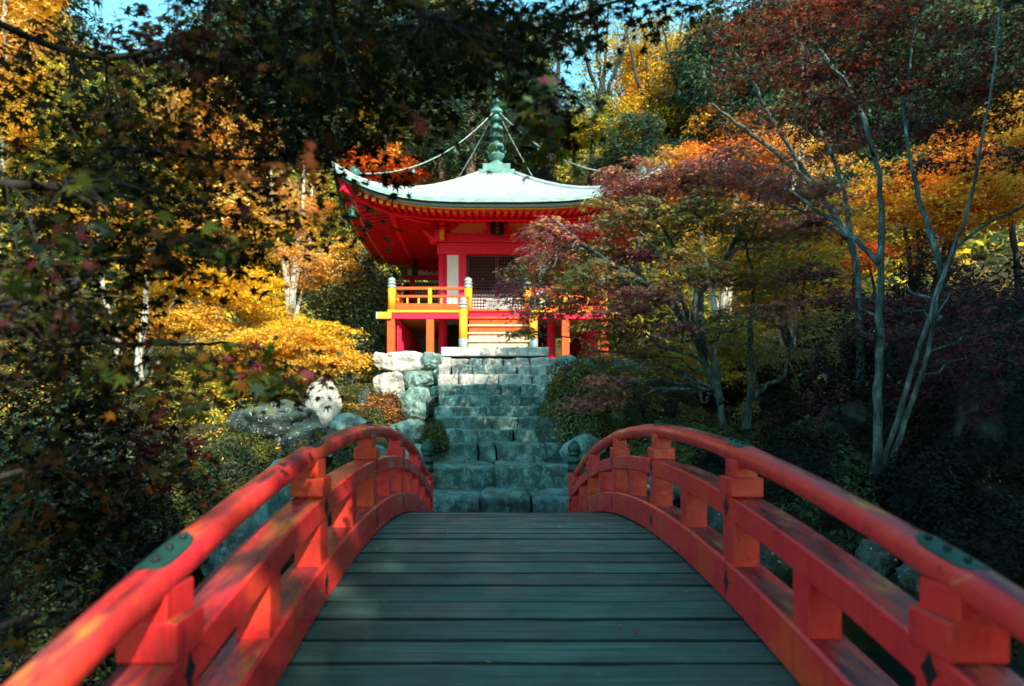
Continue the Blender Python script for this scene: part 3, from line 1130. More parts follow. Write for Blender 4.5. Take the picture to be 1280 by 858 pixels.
# lattice door, two leaves; white backing paints the sunlit lower third below the eave shadow
dx0, dx1 = xw(584), xw(658)
dz0, dz1 = FL + 0.125, zp(318.5)
split = zp(364)
mb = MB()
mb.box((HX, YW + 0.135, (split + dz1) / 2), (dx1 - dx0, 0.02, dz1 - split))
hbuild(mb, 'door_backing', M['dark'])
mb = MB()
mb.box((HX, YW + 0.13, (split + dz0) / 2), (dx1 - dx0, 0.02, split - dz0))
hbuild(mb, 'door_lit_backing', M['lit_backing'])
for sx in (0, 1):
    a = dx0 + 0.005 if sx == 0 else HX + 0.006
    b = HX - 0.006 if sx == 0 else dx1 - 0.005
    mb = MB()
    fw = 0.05
    for x in (a + fw / 2, b - fw / 2):
        mb.box((x, YW + 0.08, (dz0 + dz1) / 2), (fw, 0.05, dz1 - dz0 - 0.01))
    for z in (dz0 + fw / 2, split, dz1 - fw / 2):
        mb.box(((a + b) / 2, YW + 0.08, z), (b - a - 2 * fw - 0.004, 0.046, fw))
    dl = hbuild(mb, 'door_leaf', M['lattice'])
    mb = MB()
    nxl = 9
    for q in range(1, nxl):
        x = a + fw + (b - a - 2 * fw) * q / nxl
        mb.box((x, YW + 0.085, (dz0 + dz1) / 2), (0.016, 0.02, dz1 - dz0 - 0.12))
    z = dz0 + fw + 0.07
    while z < dz1 - fw:
        mb.box(((a + b) / 2, YW + 0.088, z), (b - a - 2 * fw, 0.018, 0.016))
        z += 0.088
    hbuild(mb, 'door_lattice', M['lattice'], dl)

# balcony
BYF = 17.0
BXH = 2.86
balc = MB()
for (a, b, c, d) in ((-BXH - 0.06, BXH + 0.06, BYF - 0.06, YW - 0.02), (-BXH - 0.06, -BW, YW - 0.02, 2 * HY - BYF), (BW, BXH + 0.06, YW - 0.02, 2 * HY - BYF)):
    balc.box((HX + (a + b) / 2, (c + d) / 2, FL - 0.035), (b - a, d - c - 0.004, 0.07))
bo = hbuild(balc, 'balcony_floor', M['yellow'])
mb = MB()
mb.box((HX, BYF + 0.04, FL - 0.07 - 0.085), (2 * BXH + 0.5, 0.14, 0.16))
hbuild(mb, 'edge_beam', M['hallred'], bo, bevel=0.01)
for sx in (-1, 1):
    mb = MB()
    mb.box((HX + sx * (BXH + 0.13), BYF - 0.02, FL - 0.155), (0.36, 0.17, 0.18))
    hbuild(mb, 'beam_end', M['yellow'], bo, bevel=0.01)
    mb = MB()
    mb.box((HX + sx * (BXH + 0.335), BYF - 0.02, FL - 0.155), (0.05, 0.18, 0.19))
    hbuild(mb, 'beam_end_cap', M['greymetal'], bo, bevel=0.008)
    mb = MB()
    mb.box((HX + sx * (BXH - 0.03), HY, FL - 0.155), (0.14, 2 * (HY - BYF) - 0.3, 0.16))
    hbuild(mb, 'edge_beam', M['hallred'], bo)
# balcony posts below
for sx in (-1, 1):
    for ox, mat in ((BXH - 0.02, 'hallorange'), (1.80, 'hallorange')):
        mb = MB()
        mb.box((HX + sx * ox, BYF + 0.08, (G0 + FL - 0.24) / 2), (0.2, 0.2, FL - 0.24 - G0))
        hbuild(mb, 'balcony_post', M[mat], bevel=0.012)
    for q in range(1, 4):
        mb = MB()
        mb.box((HX + sx * (BXH - 0.02), BYF + 0.08 + q * 1.85, (G0 + FL - 0.24) / 2), (0.2, 0.2, FL - 0.24 - G0))
        hbuild(mb, 'balcony_post', M['hallorange'], bevel=0.012)
    # red boarded skirt along the side, seen through the open front
    mb = MB()
    xx = HX + sx * (BXH - 0.18)
    mb.box((xx, BYF + 2.9, (G0 + FL - 0.24) / 2), (0.05, 5.4, FL - 0.24 - G0))
    sk = hbuild(mb, 'under_floor_skirt', M['hallred'])
    mb = MB()
    for q in range(13):
        mb.box((xx - sx * 0.05, BYF + 0.35 + q * 0.42, (G0 + FL - 0.26) / 2), (0.05, 0.12, FL - 0.26 - G0))
    hbuild(mb, 'skirt_battens', M['hallred'], sk)
mb = MB()
mb.box((HX, YW + 0.5, (G0 + FL) / 2 - 0.06), (2 * BW - 0.3, 0.1, FL - G0 - 0.2))
hbuild(mb, 'under_floor_wall', M['dark'])
# railing
RAILZ = (0.09, 0.37, 0.60)


def balustrade(x0, x1, y, along='x', parent=None, n_mid=1):
    mb = MB()
    for q, (z, h, w) in enumerate(((0.10, 0.15, 0.10), (0.37, 0.06, 0.09), (0.585, 0.07, 0.075))):
        if along == 'x':
            mb.box(((x0 + x1) / 2, y, FL + z), (abs(x1 - x0), w, h))
        else:
            mb.box((y, (x0 + x1) / 2, FL + z), (w, abs(x1 - x0), h))
    ob = hbuild(mb, 'balustrade', M['hallorange'], parent, bevel=0.008)
    mb = MB()
    nn = max(2, int(abs(x1 - x0) / 0.28))
    for i in range(1, nn):
        t = x0 + (x1 - x0) * i / nn
        big = i % 3 == 0
        c = (t, y, FL + (0.375 if big else 0.27)) if along == 'x' else (y, t, FL + (0.375 if big else 0.27))
        mb.box(c, (0.10 if big else 0.05, 0.10 if big else 0.05, 0.43 if big else 0.2))
    hbuild(mb, 'baluster', M['yellow'], ob, bevel=0.005)
    return ob


def newel(x, y, z0, z1, base=False):
    mb = MB()
    mb.tube([(x, y, z0), (x, y, z1)], 0.105, 16)
    ob = hbuild(mb, 'newel', M['yellow'], smooth=True)
    mb = MB()
    mb.lathe([(0.112, -0.03), (0.112, 0.03), (0.09, 0.04), (0.09, 0.07), (0.112, 0.075), (0.112, 0.11), (0.07, 0.13), (0.10, 0.16), (0.105, 0.19), (0.07, 0.24), (0.01, 0.27)], (x, y, z1), 16)
    hbuild(mb, 'newel_cap', M['greymetal'], ob, smooth=True)
    if base:
        mb = MB()
        mb.tube([(x, y, z0), (x, y, z0 + 0.26)], 0.113, 16)
        hbuild(mb, 'newel_shoe', M['greymetal'], ob, smooth=True)
    return ob


SXL = (621 - 584) / 47.0
for sx in (-1, 1):
    newel(HX + sx * (BXH - 0.04), BYF + 0.06, FL, FL + 0.62)
    newel(HX + sx * SXL, BYF + 0.06, FL - 0.1, FL + 0.62)
    a, b = sorted((HX + sx * (BXH - 0.15), HX + sx * (SXL + 0.11)))
    balustrade(a, b, BYF + 0.06)
    balustrade(BYF + 0.18, 2 * HY - BYF, HX + sx * (BXH - 0.04), 'y')
    # stair foot newel standing on the white slab
    newel(HX + sx * (621 - 577) / 50.0, 16.05, 3.32, 4.36, True)
    mb = MB()
    mb.bar((HX + sx * (621 - 577) / 50.0, 16.1, 4.05), (HX + sx * SXL, BYF, FL + 0.35), 0.07, 0.08)
    mb.bar((HX + sx * (621 - 577) / 50.0, 16.1, 3.75), (HX + sx * SXL, BYF, FL + 0.05), 0.07, 0.14)
    hbuild(mb, 'stair_rail', M['hallorange'], bevel=0.006)
# stair of plain planks up to the balcony
for i in range(5):
    z = 3.317 + 0.225 * (i + 1)
    yy = 16.02 + i * 0.2
    mb = MB()
    mb.box((HX, yy + 0.14, z - 0.135), (1.50, 0.20, 0.172))
    mt = M['treadwood'] if i < 2 else M['hallorange'] if i < 4 else M['hallred']
    rs = hbuild(mb, 'stair_riser', mt, bevel=0.006)
    mb = MB()
    mb.box((HX, yy + 0.11, z - 0.022), (1.56, 0.26, 0.044))
    hbuild(mb, 'stair_tread', M['treadwood'] if i < 3 else M['hallorange'], rs, bevel=0.006)
mb = MB()
mb.box((HX - 0.09, 15.95, 3.21), (2.62, 0.85, 0.215))
tag(mb.build('stone_slab', M['slab'], bevel=0.02), 'wide white cut stone slab at the foot of the hall steps', 'slab')

# offering box on the balcony
ob_ = empty('offering_box', P(621.5, 389, 17.6), 'long grey weathered wooden offering box before the lattice door', 'box')
mb = MB()
mb.box((0, 0, 0.14), (0.64, 0.30, 0.24))
mb.build('box_body', M['boxwood'], ob_, bevel=0.01)
mb = MB()
for q in range(7):
    mb.box((-0.27 + q * 0.09, 0, 0.285), (0.05, 0.28, 0.03))
mb.box((0, -0.155, 0.27), (0.68, 0.03, 0.05))
mb.box((0, 0.155, 0.27), (0.68, 0.03, 0.05))
mb.build('slatted_top', M['boxwood'], ob_)
# small notice hung on the railing beside the steps
sg = empty('notice_board', P(678.5, 381, 16.95), 'small white notice with black characters on the orange balcony railing', 'sign')
mb = MB()
mb.box((0, 0, 0), (0.19, 0.015, 0.13))
mb.build('board', M['white'], sg)
mb = MB()
for dx, dz, w, h in ((-0.045, 0.03, 0.05, 0.011), (-0.045, 0.0, 0.011, 0.075), (-0.03, -0.02, 0.03, 0.011), (-0.065, -0.02, 0.011, 0.03), (0.04, 0.03, 0.06, 0.011), (0.02, 0.0, 0.011, 0.06), (0.06, 0.0, 0.011, 0.06), (0.04, 0.0, 0.04, 0.011), (0.04, -0.03, 0.06, 0.011)):
    mb.box((dx, -0.010, dz), (w, 0.006, h))
mb.build('characters', M['ink'], sg)
# bells under the eave corners
for i, (sx, sy, lab) in enumerate(((-1, -1, 'green bronze bell hanging from the front eave corner above the yellow tree'), (-1, 1, 'dark bell hanging from the rear eave corner before the green bush'), (1, -1, 'bronze bell under the eave corner hidden in the purple maple'))):
    p = Vector((HX + sx * HALF * 0.90, HY + sy * HALF * 0.90, soffit_pt(0, 0.985, 0.90)[2] - 0.15))
    b = empty('eave_bell', p, lab, 'bell', 'bells hanging from the eave corners')
    mb = MB()
    mb.lathe([(0.04, -0.34), (0.07, -0.36), (0.10, -0.45), (0.11, -0.57), (0.135, -0.64), (0.12, -0.645), (0.05, -0.5)], (0, 0, 0.06), 16)
    mb.build('bell_body', M['bronze'] if sy < 0 else M['iron'], b, smooth=True)
    mb = MB()
    mb.tube([(0, 0, 0.08), (0, 0, -0.34)], 0.012, 6)
    mb.build('hook', M['iron'], b)
# side building behind the hall on the left
sb = empty('side_building', P(530, 386, 23.5), 'low red side building with dark lattice window behind the hall', 'building')
org = sb.location
mb = MB()
mb.box((0.35, 0.6, 0.2), (2.2, 1.2, 1.5))
mb.build('wall', M['dark'], sb)
for x in (-0.42, 1.2):
    mb = MB()
    mb.box((x, -0.02, 0.25), (0.2, 0.14, 1.6))
    mb.build('post', M['hallred'], sb)
mb = MB()
mb.box((0.4, -0.06, 1.12), (2.5, 0.2, 0.14))
mb.build('beam', M['hallred'], sb)
mb = MB()
mb.box((0.4, -0.01, 1.32), (2.0, 0.1, 0.20))
mb.build('frieze', M['white'], sb)
mb = MB()
for q in range(13):
    mb.box((-0.28 + q * 0.115, -0.045, 0.45), (0.03, 0.03, 1.18))
for q in range(9):
    mb.box((0.4, -0.05, -0.05 + q * 0.125), (1.45, 0.03, 0.03))
mb.build('window_lattice', M['greymetal'], sb)
mb = MB()
V = [(-1.0, -0.6, 1.55), (1.8, -0.6, 1.55), (1.8, 1.6, 1.55), (-1.0, 1.6, 1.55), (-0.1, 0.4, 2.15), (0.9, 0.4, 2.15), (0.9, 0.6, 2.15), (-0.1, 0.6, 2.15)]
mb.add(V, [(3, 2, 1, 0), (0, 1, 5, 4), (1, 2, 6, 5), (2, 3, 7, 6), (3, 0, 4, 7), (4, 5, 6, 7)])
mb.build('roof', M['darkbeam'], sb)
mb = MB()
mb.lathe([(0.03, 1.35), (0.03, 0.9), (0.06, 0.88), (0.07, 0.35), (0.10, 0.3), (0.10, 0.0)], (0, 0, 0), 10)
rc = mb.build('rain_chain', M['iron'], None, smooth=True)
rc.location = P(518.5, 345, 21.8)
tag(rc, 'slender black hanging rain cup chain beside the red corner pillar', 'rain chain')

# ------------------------------------------------------------------ foliage
PAL = {
    'gold': [(0.80, 0.40, 0.03), (0.74, 0.45, 0.05), (0.82, 0.33, 0.02), (0.54, 0.37, 0.05), (0.66, 0.32, 0.03)],
    'goldgreen': [(0.56, 0.42, 0.03), (0.32, 0.31, 0.04), (0.72, 0.43, 0.02), (0.17, 0.19, 0.04), (0.24, 0.22, 0.05)],
    'lemon': [(0.84, 0.50, 0.02), (0.80, 0.44, 0.015), (0.72, 0.48, 0.04), (0.84, 0.38, 0.015)],
    'straw': [(0.74, 0.46, 0.14), (0.82, 0.52, 0.12), (0.66, 0.26, 0.04), (0.78, 0.34, 0.03)],
    'orange': [(0.80, 0.20, 0.015), (0.74, 0.30, 0.02), (0.70, 0.12, 0.015), (0.80, 0.38, 0.03)],
    'red': [(0.72, 0.06, 0.012), (0.78, 0.13, 0.015), (0.60, 0.03, 0.015), (0.80, 0.22, 0.02)],
    'purple': [(0.36, 0.10, 0.12), (0.44, 0.14, 0.10), (0.34, 0.11, 0.15), (0.52, 0.22, 0.08), (0.28, 0.17, 0.07)],
    'olive': [(0.24, 0.21, 0.06), (0.16, 0.17, 0.06), (0.36, 0.21, 0.05), (0.46, 0.19, 0.07), (0.17, 0.20, 0.11), (0.30, 0.25, 0.06)],
    'darkred': [(0.17, 0.024, 0.018), (0.22, 0.036, 0.016), (0.10, 0.028, 0.022), (0.25, 0.065, 0.016), (0.06, 0.04, 0.022)],
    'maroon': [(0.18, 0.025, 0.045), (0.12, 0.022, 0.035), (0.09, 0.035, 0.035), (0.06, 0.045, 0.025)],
    'ever': [(0.045, 0.085, 0.05), (0.075, 0.12, 0.055), (0.15, 0.17, 0.06), (0.03, 0.06, 0.045), (0.05, 0.08, 0.06)],
    'everlit': [(0.14, 0.19, 0.07), (0.24, 0.25, 0.08), (0.08, 0.12, 0.06), (0.30, 0.27, 0.07), (0.06, 0.10, 0.06)],
    'cedar': [(0.025, 0.05, 0.035), (0.045, 0.075, 0.04), (0.07, 0.10, 0.045), (0.02, 0.035, 0.03)],
    'teal': [(0.17, 0.25, 0.19), (0.24, 0.32, 0.24), (0.10, 0.17, 0.14)],
    'moss': [(0.08, 0.10, 0.02), (0.12, 0.13, 0.025), (0.05, 0.07, 0.02), (0.16, 0.13, 0.03)],
    'box': [(0.05, 0.075, 0.03), (0.08, 0.10, 0.035), (0.035, 0.05, 0.03)],
    'rust': [(0.40, 0.15, 0.03), (0.30, 0.09, 0.03), (0.46, 0.22, 0.04), (0.18, 0.08, 0.03)],
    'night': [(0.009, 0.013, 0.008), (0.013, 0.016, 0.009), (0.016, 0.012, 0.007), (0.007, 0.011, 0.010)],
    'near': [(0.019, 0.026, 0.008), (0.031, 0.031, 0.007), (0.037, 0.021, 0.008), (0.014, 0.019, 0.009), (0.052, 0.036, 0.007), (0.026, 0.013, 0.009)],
    'neardark': [(0.007, 0.010, 0.004), (0.012, 0.012, 0.004), (0.016, 0.009, 0.004), (0.006, 0.008, 0.005)],  # shaded copy of near: lower left darkness put into the leaf colours
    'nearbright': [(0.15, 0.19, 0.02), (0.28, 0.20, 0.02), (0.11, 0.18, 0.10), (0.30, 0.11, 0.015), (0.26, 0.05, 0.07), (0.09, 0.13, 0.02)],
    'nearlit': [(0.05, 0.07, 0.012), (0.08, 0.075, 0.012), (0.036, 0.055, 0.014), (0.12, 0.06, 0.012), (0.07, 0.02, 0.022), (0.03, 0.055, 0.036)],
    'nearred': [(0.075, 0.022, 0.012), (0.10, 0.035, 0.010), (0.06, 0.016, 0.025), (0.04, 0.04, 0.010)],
}

MAPLE = []
for a, L in ((0, 1.0), (26, 0.36), (44, 0.88), (68, 0.34), (88, 0.66), (112, 0.26), (135, 0.36), (180, 0.10)):
    MAPLE.append((a, L))
_right = [(math.sin(R(a)) * L, math.cos(R(a)) * L) for a, L in MAPLE]
_left = [(-x, y) for x, y in _right[-2:0:-1]]
TPL = {}
_mv = [(0, 0, 0.03)] + [(x, y, -0.22 * (x * x + y * y)) for x, y in _right + _left]
_n = len(_mv) - 1
TPL['maple'] = (np.array(_mv), np.array([(0, 1 + i, 1 + (i + 1) % _n) for i in range(_n)])[:, ::-1])
TPL['star'] = (np.array([(0, 1, -.1), (0.16, 0.22, 0), (0.85, 0.45, -.15), (0.25, -0.02, 0), (0.45, -0.62, -.1), (0, -0.25, 0), (-0.45, -0.62, -.1), (-0.25, -0.02, 0), (-0.85, 0.45, -.15), (-0.16, 0.22, 0)]),
               np.array([(0, 9, 1), (2, 1, 3), (4, 3, 5), (6, 5, 7), (8, 7, 9), (1, 9, 5), (3, 1, 5), (7, 5, 9)]))
TPL['leaf'] = (np.array([(0, 1, -.12), (0.42, 0.1, 0.0), (0, -0.9, -.08), (-0.42, 0.1, 0.0)]), np.array([(0, 3, 2, 1)]))
TPL['needle'] = (np.array([(0, 1.6, -.3), (0.22, 0.0, 0), (0, -1.2, -.1), (-0.22, 0.0, 0)]), np.array([(0, 3, 2, 1)]))


def leaf_mesh(rng, pts, nrm, size, col, tpl='leaf', spread=0.45):
    """one little polygon per leaf; returns vertices, faces, colours"""
    T, Ft = TPL[tpl]
    n = len(pts)
    nrm = nrm + rng.normal(0, spread, (n, 3))
    nrm /= np.linalg.norm(nrm, axis=1)[:, None] + 1e-9
    rv = rng.normal(0, 1, (n, 3))
    t = rv - nrm * np.sum(rv * nrm, 1)[:, None]
    t /= np.linalg.norm(t, axis=1)[:, None] + 1e-9
    b = np.cross(nrm, t)
    s = (size * rng.uniform(0.65, 1.25, n))[:, None, None]
    V = pts[:, None, :] + s * (T[None, :, 0:1] * t[:, None, :] + T[None, :, 1:2] * b[:, None, :] + T[None, :, 2:3] * nrm[:, None, :])
    k = len(T)
    F = (Ft[None] + (np.arange(n) * k)[:, None, None]).reshape(-1, Ft.shape[1])
    c = np.repeat(np.concatenate([col, np.ones((n, 1))], 1)[:, None, :], k, 1).reshape(-1, 4)
    return V.reshape(-1, 3), F, c


def palcol(rng, pal, n, jit=0.22, pick=None):
    A = np.array(PAL[pal])
    i = rng.integers(0, len(A), n) if pick is None else pick
    c = A[i] * rng.uniform(1 - jit, 1 + jit, (n, 1)) * rng.uniform(0.93, 1.07, (n, 3))
    return np.clip(c, 0.003, 0.9)


def pad_leaves(rng, c, rad, cover, size, pal, flat=0.32, clump=0.30, up=1.0):
    """leaves of one bough: clumps scattered through an ellipsoid; returns pts, normals, colours, clump centres"""
    c = np.array(c)
    rad = np.array(rad)
    area = math.pi * rad[0] * rad[2] + 0.5 * math.pi * rad[0] * rad[1]
    n = int(cover * area / (size * size * 0.75)) + 20
    m = max(4, int(area / (clump * clump) * 1.1))
    d = rng.normal(0, 1, (m, 3))
    d /= np.linalg.norm(d, axis=1)[:, None]
    cc = c + d * rad * (rng.uniform(0, 1, (m, 1)) ** 0.42)
    cs = rng.uniform(0.5, 1.4, m)
    k = rng.choice(m, n, p=cs / cs.sum())
    off = rng.normal(0, 1, (n, 3)) * np.array([1, 1, flat]) * clump * 0.52 * cs[k][:, None] ** 0.5
    pts = cc[k] + off
    # droop towards the rim of each clump
    pts[:, 2] -= 0.25 * (off[:, 0] ** 2 + off[:, 1] ** 2) / clump
    nr = np.tile(np.array([0, 0, up]), (n, 1)) + 0.8 * off / clump
    A = len(PAL[pal])
    ck = rng.integers(0, A, m)
    pick = np.where(rng.uniform(0, 1, n) < 0.62, ck[k], rng.integers(0, A, n))
    return pts, nr, palcol(rng, pal, n, 0.22, pick), cc


def wig(rng, a, b, n, amp, sag=0.0):
    a, b = np.array(a, float), np.array(b, float)
    L = np.linalg.norm(b - a)
    pts = []
    ph = rng.normal(0, 1, (n + 1, 3)) * amp * L
    for i in range(n + 1):
        t = i / n
        w = math.sin(math.pi * t) ** 0.7 if 0 < t < 1 else 0
        p = a + (b - a) * t + ph[i] * w
        p[2] += sag * L * math.sin(math.pi * t)
        pts.append(tuple(p))
    return pts


def make_tree(name, label, cat, base, stems, r0, pads, seed, leaf=0.07, cover=1.6, bark='bark', tpl='leaf', group=None, flat=0.30, clump=0.34, leafmat='leaf', twig=0.5, spread=0.45, wood=True):
    """stems: list of polylines (world points) that start at the base; pads: (centre, radii, palette[, cover])"""
    rng = np.random.default_rng(seed)
    base = Vector(base)
    root = empty(name, base, label, cat, group)
    Vs, Fs, Cs = [], [], []
    nv = 0
    mb = MB()
    samples = []
    for st in stems:
        # resample every stem into a smooth wandering line
        pts = [np.array(p, float) for p in st]
        fine = []
        for i in range(len(pts) - 1):
            m_ = 5
            for q in range(m_):
                t = q / m_
                p0 = pts[max(i - 1, 0)]
                p1, p2 = pts[i], pts[i + 1]
                p3 = pts[min(i + 2, len(pts) - 1)]
                p = 0.5 * ((2 * p1) + (-p0 + p2) * t + (2 * p0 - 5 * p1 + 4 * p2 - p3) * t * t + (-p0 + 3 * p1 - 3 * p2 + p3) * t ** 3)
                fine.append(p + rng.normal(0, r0 * 0.16, 3) * (1 if fine else 0))
        fine.append(pts[-1])
        N = len(fine)
        main = (Vector(st[0]) - base).length < 0.05
        rs = r0 if main else r0 * 0.62
        rad = [rs * (1 - 0.75 * i / N) * ((1.4 if i == 0 else 1.15 if i == 1 else 1) if main else 1) * rng.uniform(0.90, 1.10) for i in range(N)]
        mb.tube([tuple(p - np.array(base)) for p in fine], rad, 9)
        for i in range(max(1, N // 4), N):
            samples.append((fine[i], rad[i]))
    for pad in pads:
        c, rr, pal = pad[:3]
        cv = pad[3] if len(pad) > 3 else cover
        pts, nr, col, cc = pad_leaves(rng, c, rr, cv, leaf, pal, flat, clump)
        V_, F_, C_ = leaf_mesh(rng, pts, nr, leaf, col, tpl, spread)
        Vs.append(V_)
        Fs.append(F_ + nv)
        Cs.append(C_)
        nv += len(V_)
        # limb from the nearest lower stem point to the bough, then twigs to the clumps
        cA = np.array(c)
        best = min(samples, key=lambda s: np.linalg.norm(s[0] - cA) + 1.2 * max(0, s[0][2] - cA[2] + 0.35 * np.linalg.norm((s[0] - cA)[:2])))
        end = cA - np.array([0, 0, rr[2] * 0.4])
        L = np.linalg.norm(end - best[0])
        lr = min(best[1] * 0.6, 0.012 + 0.016 * L)
        lp = wig(rng, best[0], end, 7, 0.05, 0.05)
        mb.tube([tuple(np.array(p) - np.array(base)) for p in lp], [lr * (1 - 0.7 * i / 7) for i in range(8)], 6)
        lpa = np.array(lp)
        nt = max(3, int(len(cc) * twig))
        for q in rng.choice(len(cc), min(nt, len(cc)), replace=False):
            j = int(np.argmin(np.linalg.norm(lpa[3:] - cc[q], axis=1) + rng.uniform(0, 0.2, len(lpa) - 3))) + 3
            tw = wig(rng, lpa[j], cc[q], 4, 0.07, 0.04)
            t0 = max(0.006, lr * 0.28)
            mb.tube([tuple(np.array(p) - np.array(base)) for p in tw], [t0 * (1 - 0.17 * i) for i in range(5)], 4)
    mb.build('trunk', M[bark], root, smooth=True)
    V = np.concatenate(Vs) - np.array(base)
    np_mesh('crown', V, np.concatenate(Fs), np.concatenate(Cs), M[leafmat], root)
    return root


def pad(px, py, Y, rx, ry, pal, ryd=None, cover=None):
    c = P(px, py, Y)
    k = Y / FPX
    t = [tuple(c), (rx * k, (ryd if ryd else 0.75 * rx * k), ry * k), pal]
    if cover:
        t.append(cover)
    return tuple(t)


def crown_pads(rng, cx, cy, rx, ry, Y, pal, n, pal2=None, depth=None):
    """boughs spread through a crown given by its outline in the view"""
    k = Y / FPX
    out = []
    dep = depth if depth else rx * k * 0.8
    tries = 0
    while len(out) < n and tries < 500:
        tries += 1
        u, w, d = rng.uniform(-1, 1), rng.uniform(-1, 1), rng.uniform(-1, 1)
        if u * u + w * w + d * d > 1:
            continue
        s = rng.uniform(0.28, 0.46)
        c = P(cx + u * rx * 0.8, cy + w * ry * 0.82, Y)
        c.y += d * dep
        p = pal2 if pal2 and rng.uniform() < 0.35 else pal
        out.append((tuple(c), (rx * k * s * 1.15, rx * k * s, ry * k * s * 0.8), p))
    return out


def simple_tree(name, label, cat, cx, cy, rx, ry, Y, pal, seed, n=10, pal2=None, base_px=None, r0=None, group=None, bark='bark', leaf=None, cover=1.5, lean=0.0, nst=2, tpl='leaf', clump=None, flat=0.3, leafmat='leaf', base_z=None, twig=0.5):
    rng = np.random.default_rng(seed)
    k = Y / FPX
    bx = base_px if base_px is not None else cx
    X0 = (bx - VPX) * k
    z0 = (gz(X0, Y) if base_z is None else base_z) - 0.15
    base = (X0, Y, z0)
    top = P(cx, cy - ry * 0.5, Y)
    stems = []
    for s in range(nst):
        a = 2 * math.pi * s / nst + rng.uniform(0, 1)
        spread_ = rx * k * (0.45 if nst > 1 else 0.05)
        tp = (top.x + math.cos(a) * spread_, Y + math.sin(a) * spread_, top.z - rng.uniform(0, 0.3) * ry * k)
        fk = 0.4
        mid = (X0 + (tp[0] - X0) * 0.3 + rng.normal(0, 0.08), Y + (tp[1] - Y) * 0.3, z0 + (tp[2] - z0) * fk)
        m2 = (X0 + (tp[0] - X0) * 0.7 + rng.normal(0, 0.12), Y + (tp[1] - Y) * 0.7, z0 + (tp[2] - z0) * 0.72)
        stems.append([base, mid, m2, tp])
    rr = r0 if r0 else max(0.045, 0.019 * (top.z - z0))
    lf = leaf if leaf else max(0.05, 0.0030 * Y)
    return make_tree(name, label, cat, base, stems, rr, crown_pads(rng, cx, cy, rx, ry, Y, pal, n, pal2), seed, lf, cover, bark, tpl, group, flat, clump if clump else max(0.3, 0.018 * Y), leafmat, twig)


# --- big maple right of the stairs, purple on top, olive below
main_base = P(908, 548, 11.6)
stem = [tuple(P(908, 552, 11.6)), tuple(P(898, 500, 11.6)), tuple(P(880, 445, 11.5)), tuple(P(858, 390, 11.4)), tuple(P(838, 340, 11.2)), tuple(P(800, 290, 11.1))]
stem2 = [tuple(P(900, 505, 11.6)), tuple(P(893, 455, 11.4)), tuple(P(868, 395, 11.2)), tuple(P(868, 350, 11.5)), tuple(P(830, 290, 11.6)), tuple(P(820, 250, 11.7))]
stem3 = [tuple(P(880, 445, 11.5)), tuple(P(876, 375, 11.9)), tuple(P(905, 330, 12.3)), tuple(P(940, 260, 12.5)), tuple(P(965, 220, 12.5))]
stem4 = [tuple(P(880, 445, 11.5)), tuple(P(835, 375, 11.2)), tuple(P(780, 340, 10.9)), tuple(P(720, 300, 10.7)), tuple(P(690, 270, 10.6))]
MP = [(850, 222, 120, 22, 'purple'), (795, 236, 45, 14, 'purple'), (935, 215, 80, 20, 'purple'), (1000, 240, 70, 22, 'purple'), (705, 282, 46, 16, 'purple'), (780, 270, 70, 24, 'olive'), (880, 262, 80, 22, 'olive'),
      (690, 300, 45, 20, 'purple'), (735, 320, 55, 24, 'olive'), (800, 318, 60, 18, 'purple'), (680, 345, 40, 18, 'olive'), (720, 370, 62, 22, 'purple'), (790, 380, 60, 26, 'purple'), (760, 412, 60, 18, 'olive'), (830, 410, 40, 20, 'purple'), (960, 290, 70, 26, 'olive'), (1010, 275, 60, 18, 'purple'), (930, 350, 50, 24, 'olive'), (870, 330, 46, 22, 'olive'), (820, 460, 62, 13, 'olive'),
      (765, 476, 46, 9, 'purple'), (735, 503, 46, 8, 'purple'), (800, 440, 50, 12, 'olive'), (648, 338, 20, 8, 'olive'), (655, 372, 26, 8, 'purple'), (668, 415, 34, 8, 'olive'), (905, 395, 46, 20, 'olive'),
      (955, 390, 36, 20, 'purple'), (985, 345, 44, 20, 'olive'), (760, 345, 60, 26, 'olive'), (830, 360, 46, 16, 'purple'), (690, 325, 40, 14, 'purple'), (730, 345, 50, 16, 'olive'), (700, 370, 40, 12, 'olive'), (670, 390, 30, 9, 'purple'), (660, 355, 26, 9, 'purple'), (780, 490, 50, 10, 'olive')]
rr_ = random.Random(12)
make_tree('maple_tree', 'broad maple with purple top and olive lower boughs overhanging the right side of the stairs', 'tree', main_base, [stem, stem2, stem3, stem4], 0.115,
          [pad(a, b, 11.3 + rr_.uniform(-1.1, 1.3), c, d, p, None, 2.0) for a, b, c, d, p in MP], 41, leaf=0.056, bark='bark', tpl='star', clump=0.30, flat=0.15, twig=0.8, spread=0.32)
# --- slim pale forked tree beside it
b = P(930, 540, 12.6)
make_tree('forked_tree', 'slim pale lichened tree with a forked bent branch beside the purple maple', 'tree', b,
          [[tuple(b), tuple(P(940, 480, 12.6)), tuple(P(937, 420, 12.6)), tuple(P(942, 360, 12.7)), tuple(P(930, 300, 12.7))], [tuple(P(940, 500, 12.6)), tuple(P(958, 482, 12.5)), tuple(P(980, 470, 12.4)), tuple(P(985, 440, 12.4)), tuple(P(1000, 400, 12.4))]], 0.08,
          [pad(960, 440, 12.6, 40, 14, 'olive'), pad(990, 400, 12.5, 40, 16, 'olive'), pad(930, 300, 12.8, 40, 16, 'goldgreen'), pad(920, 430, 12.8, 30, 10, 'olive')], 42, leaf=0.045, tpl='star', cover=1.2)
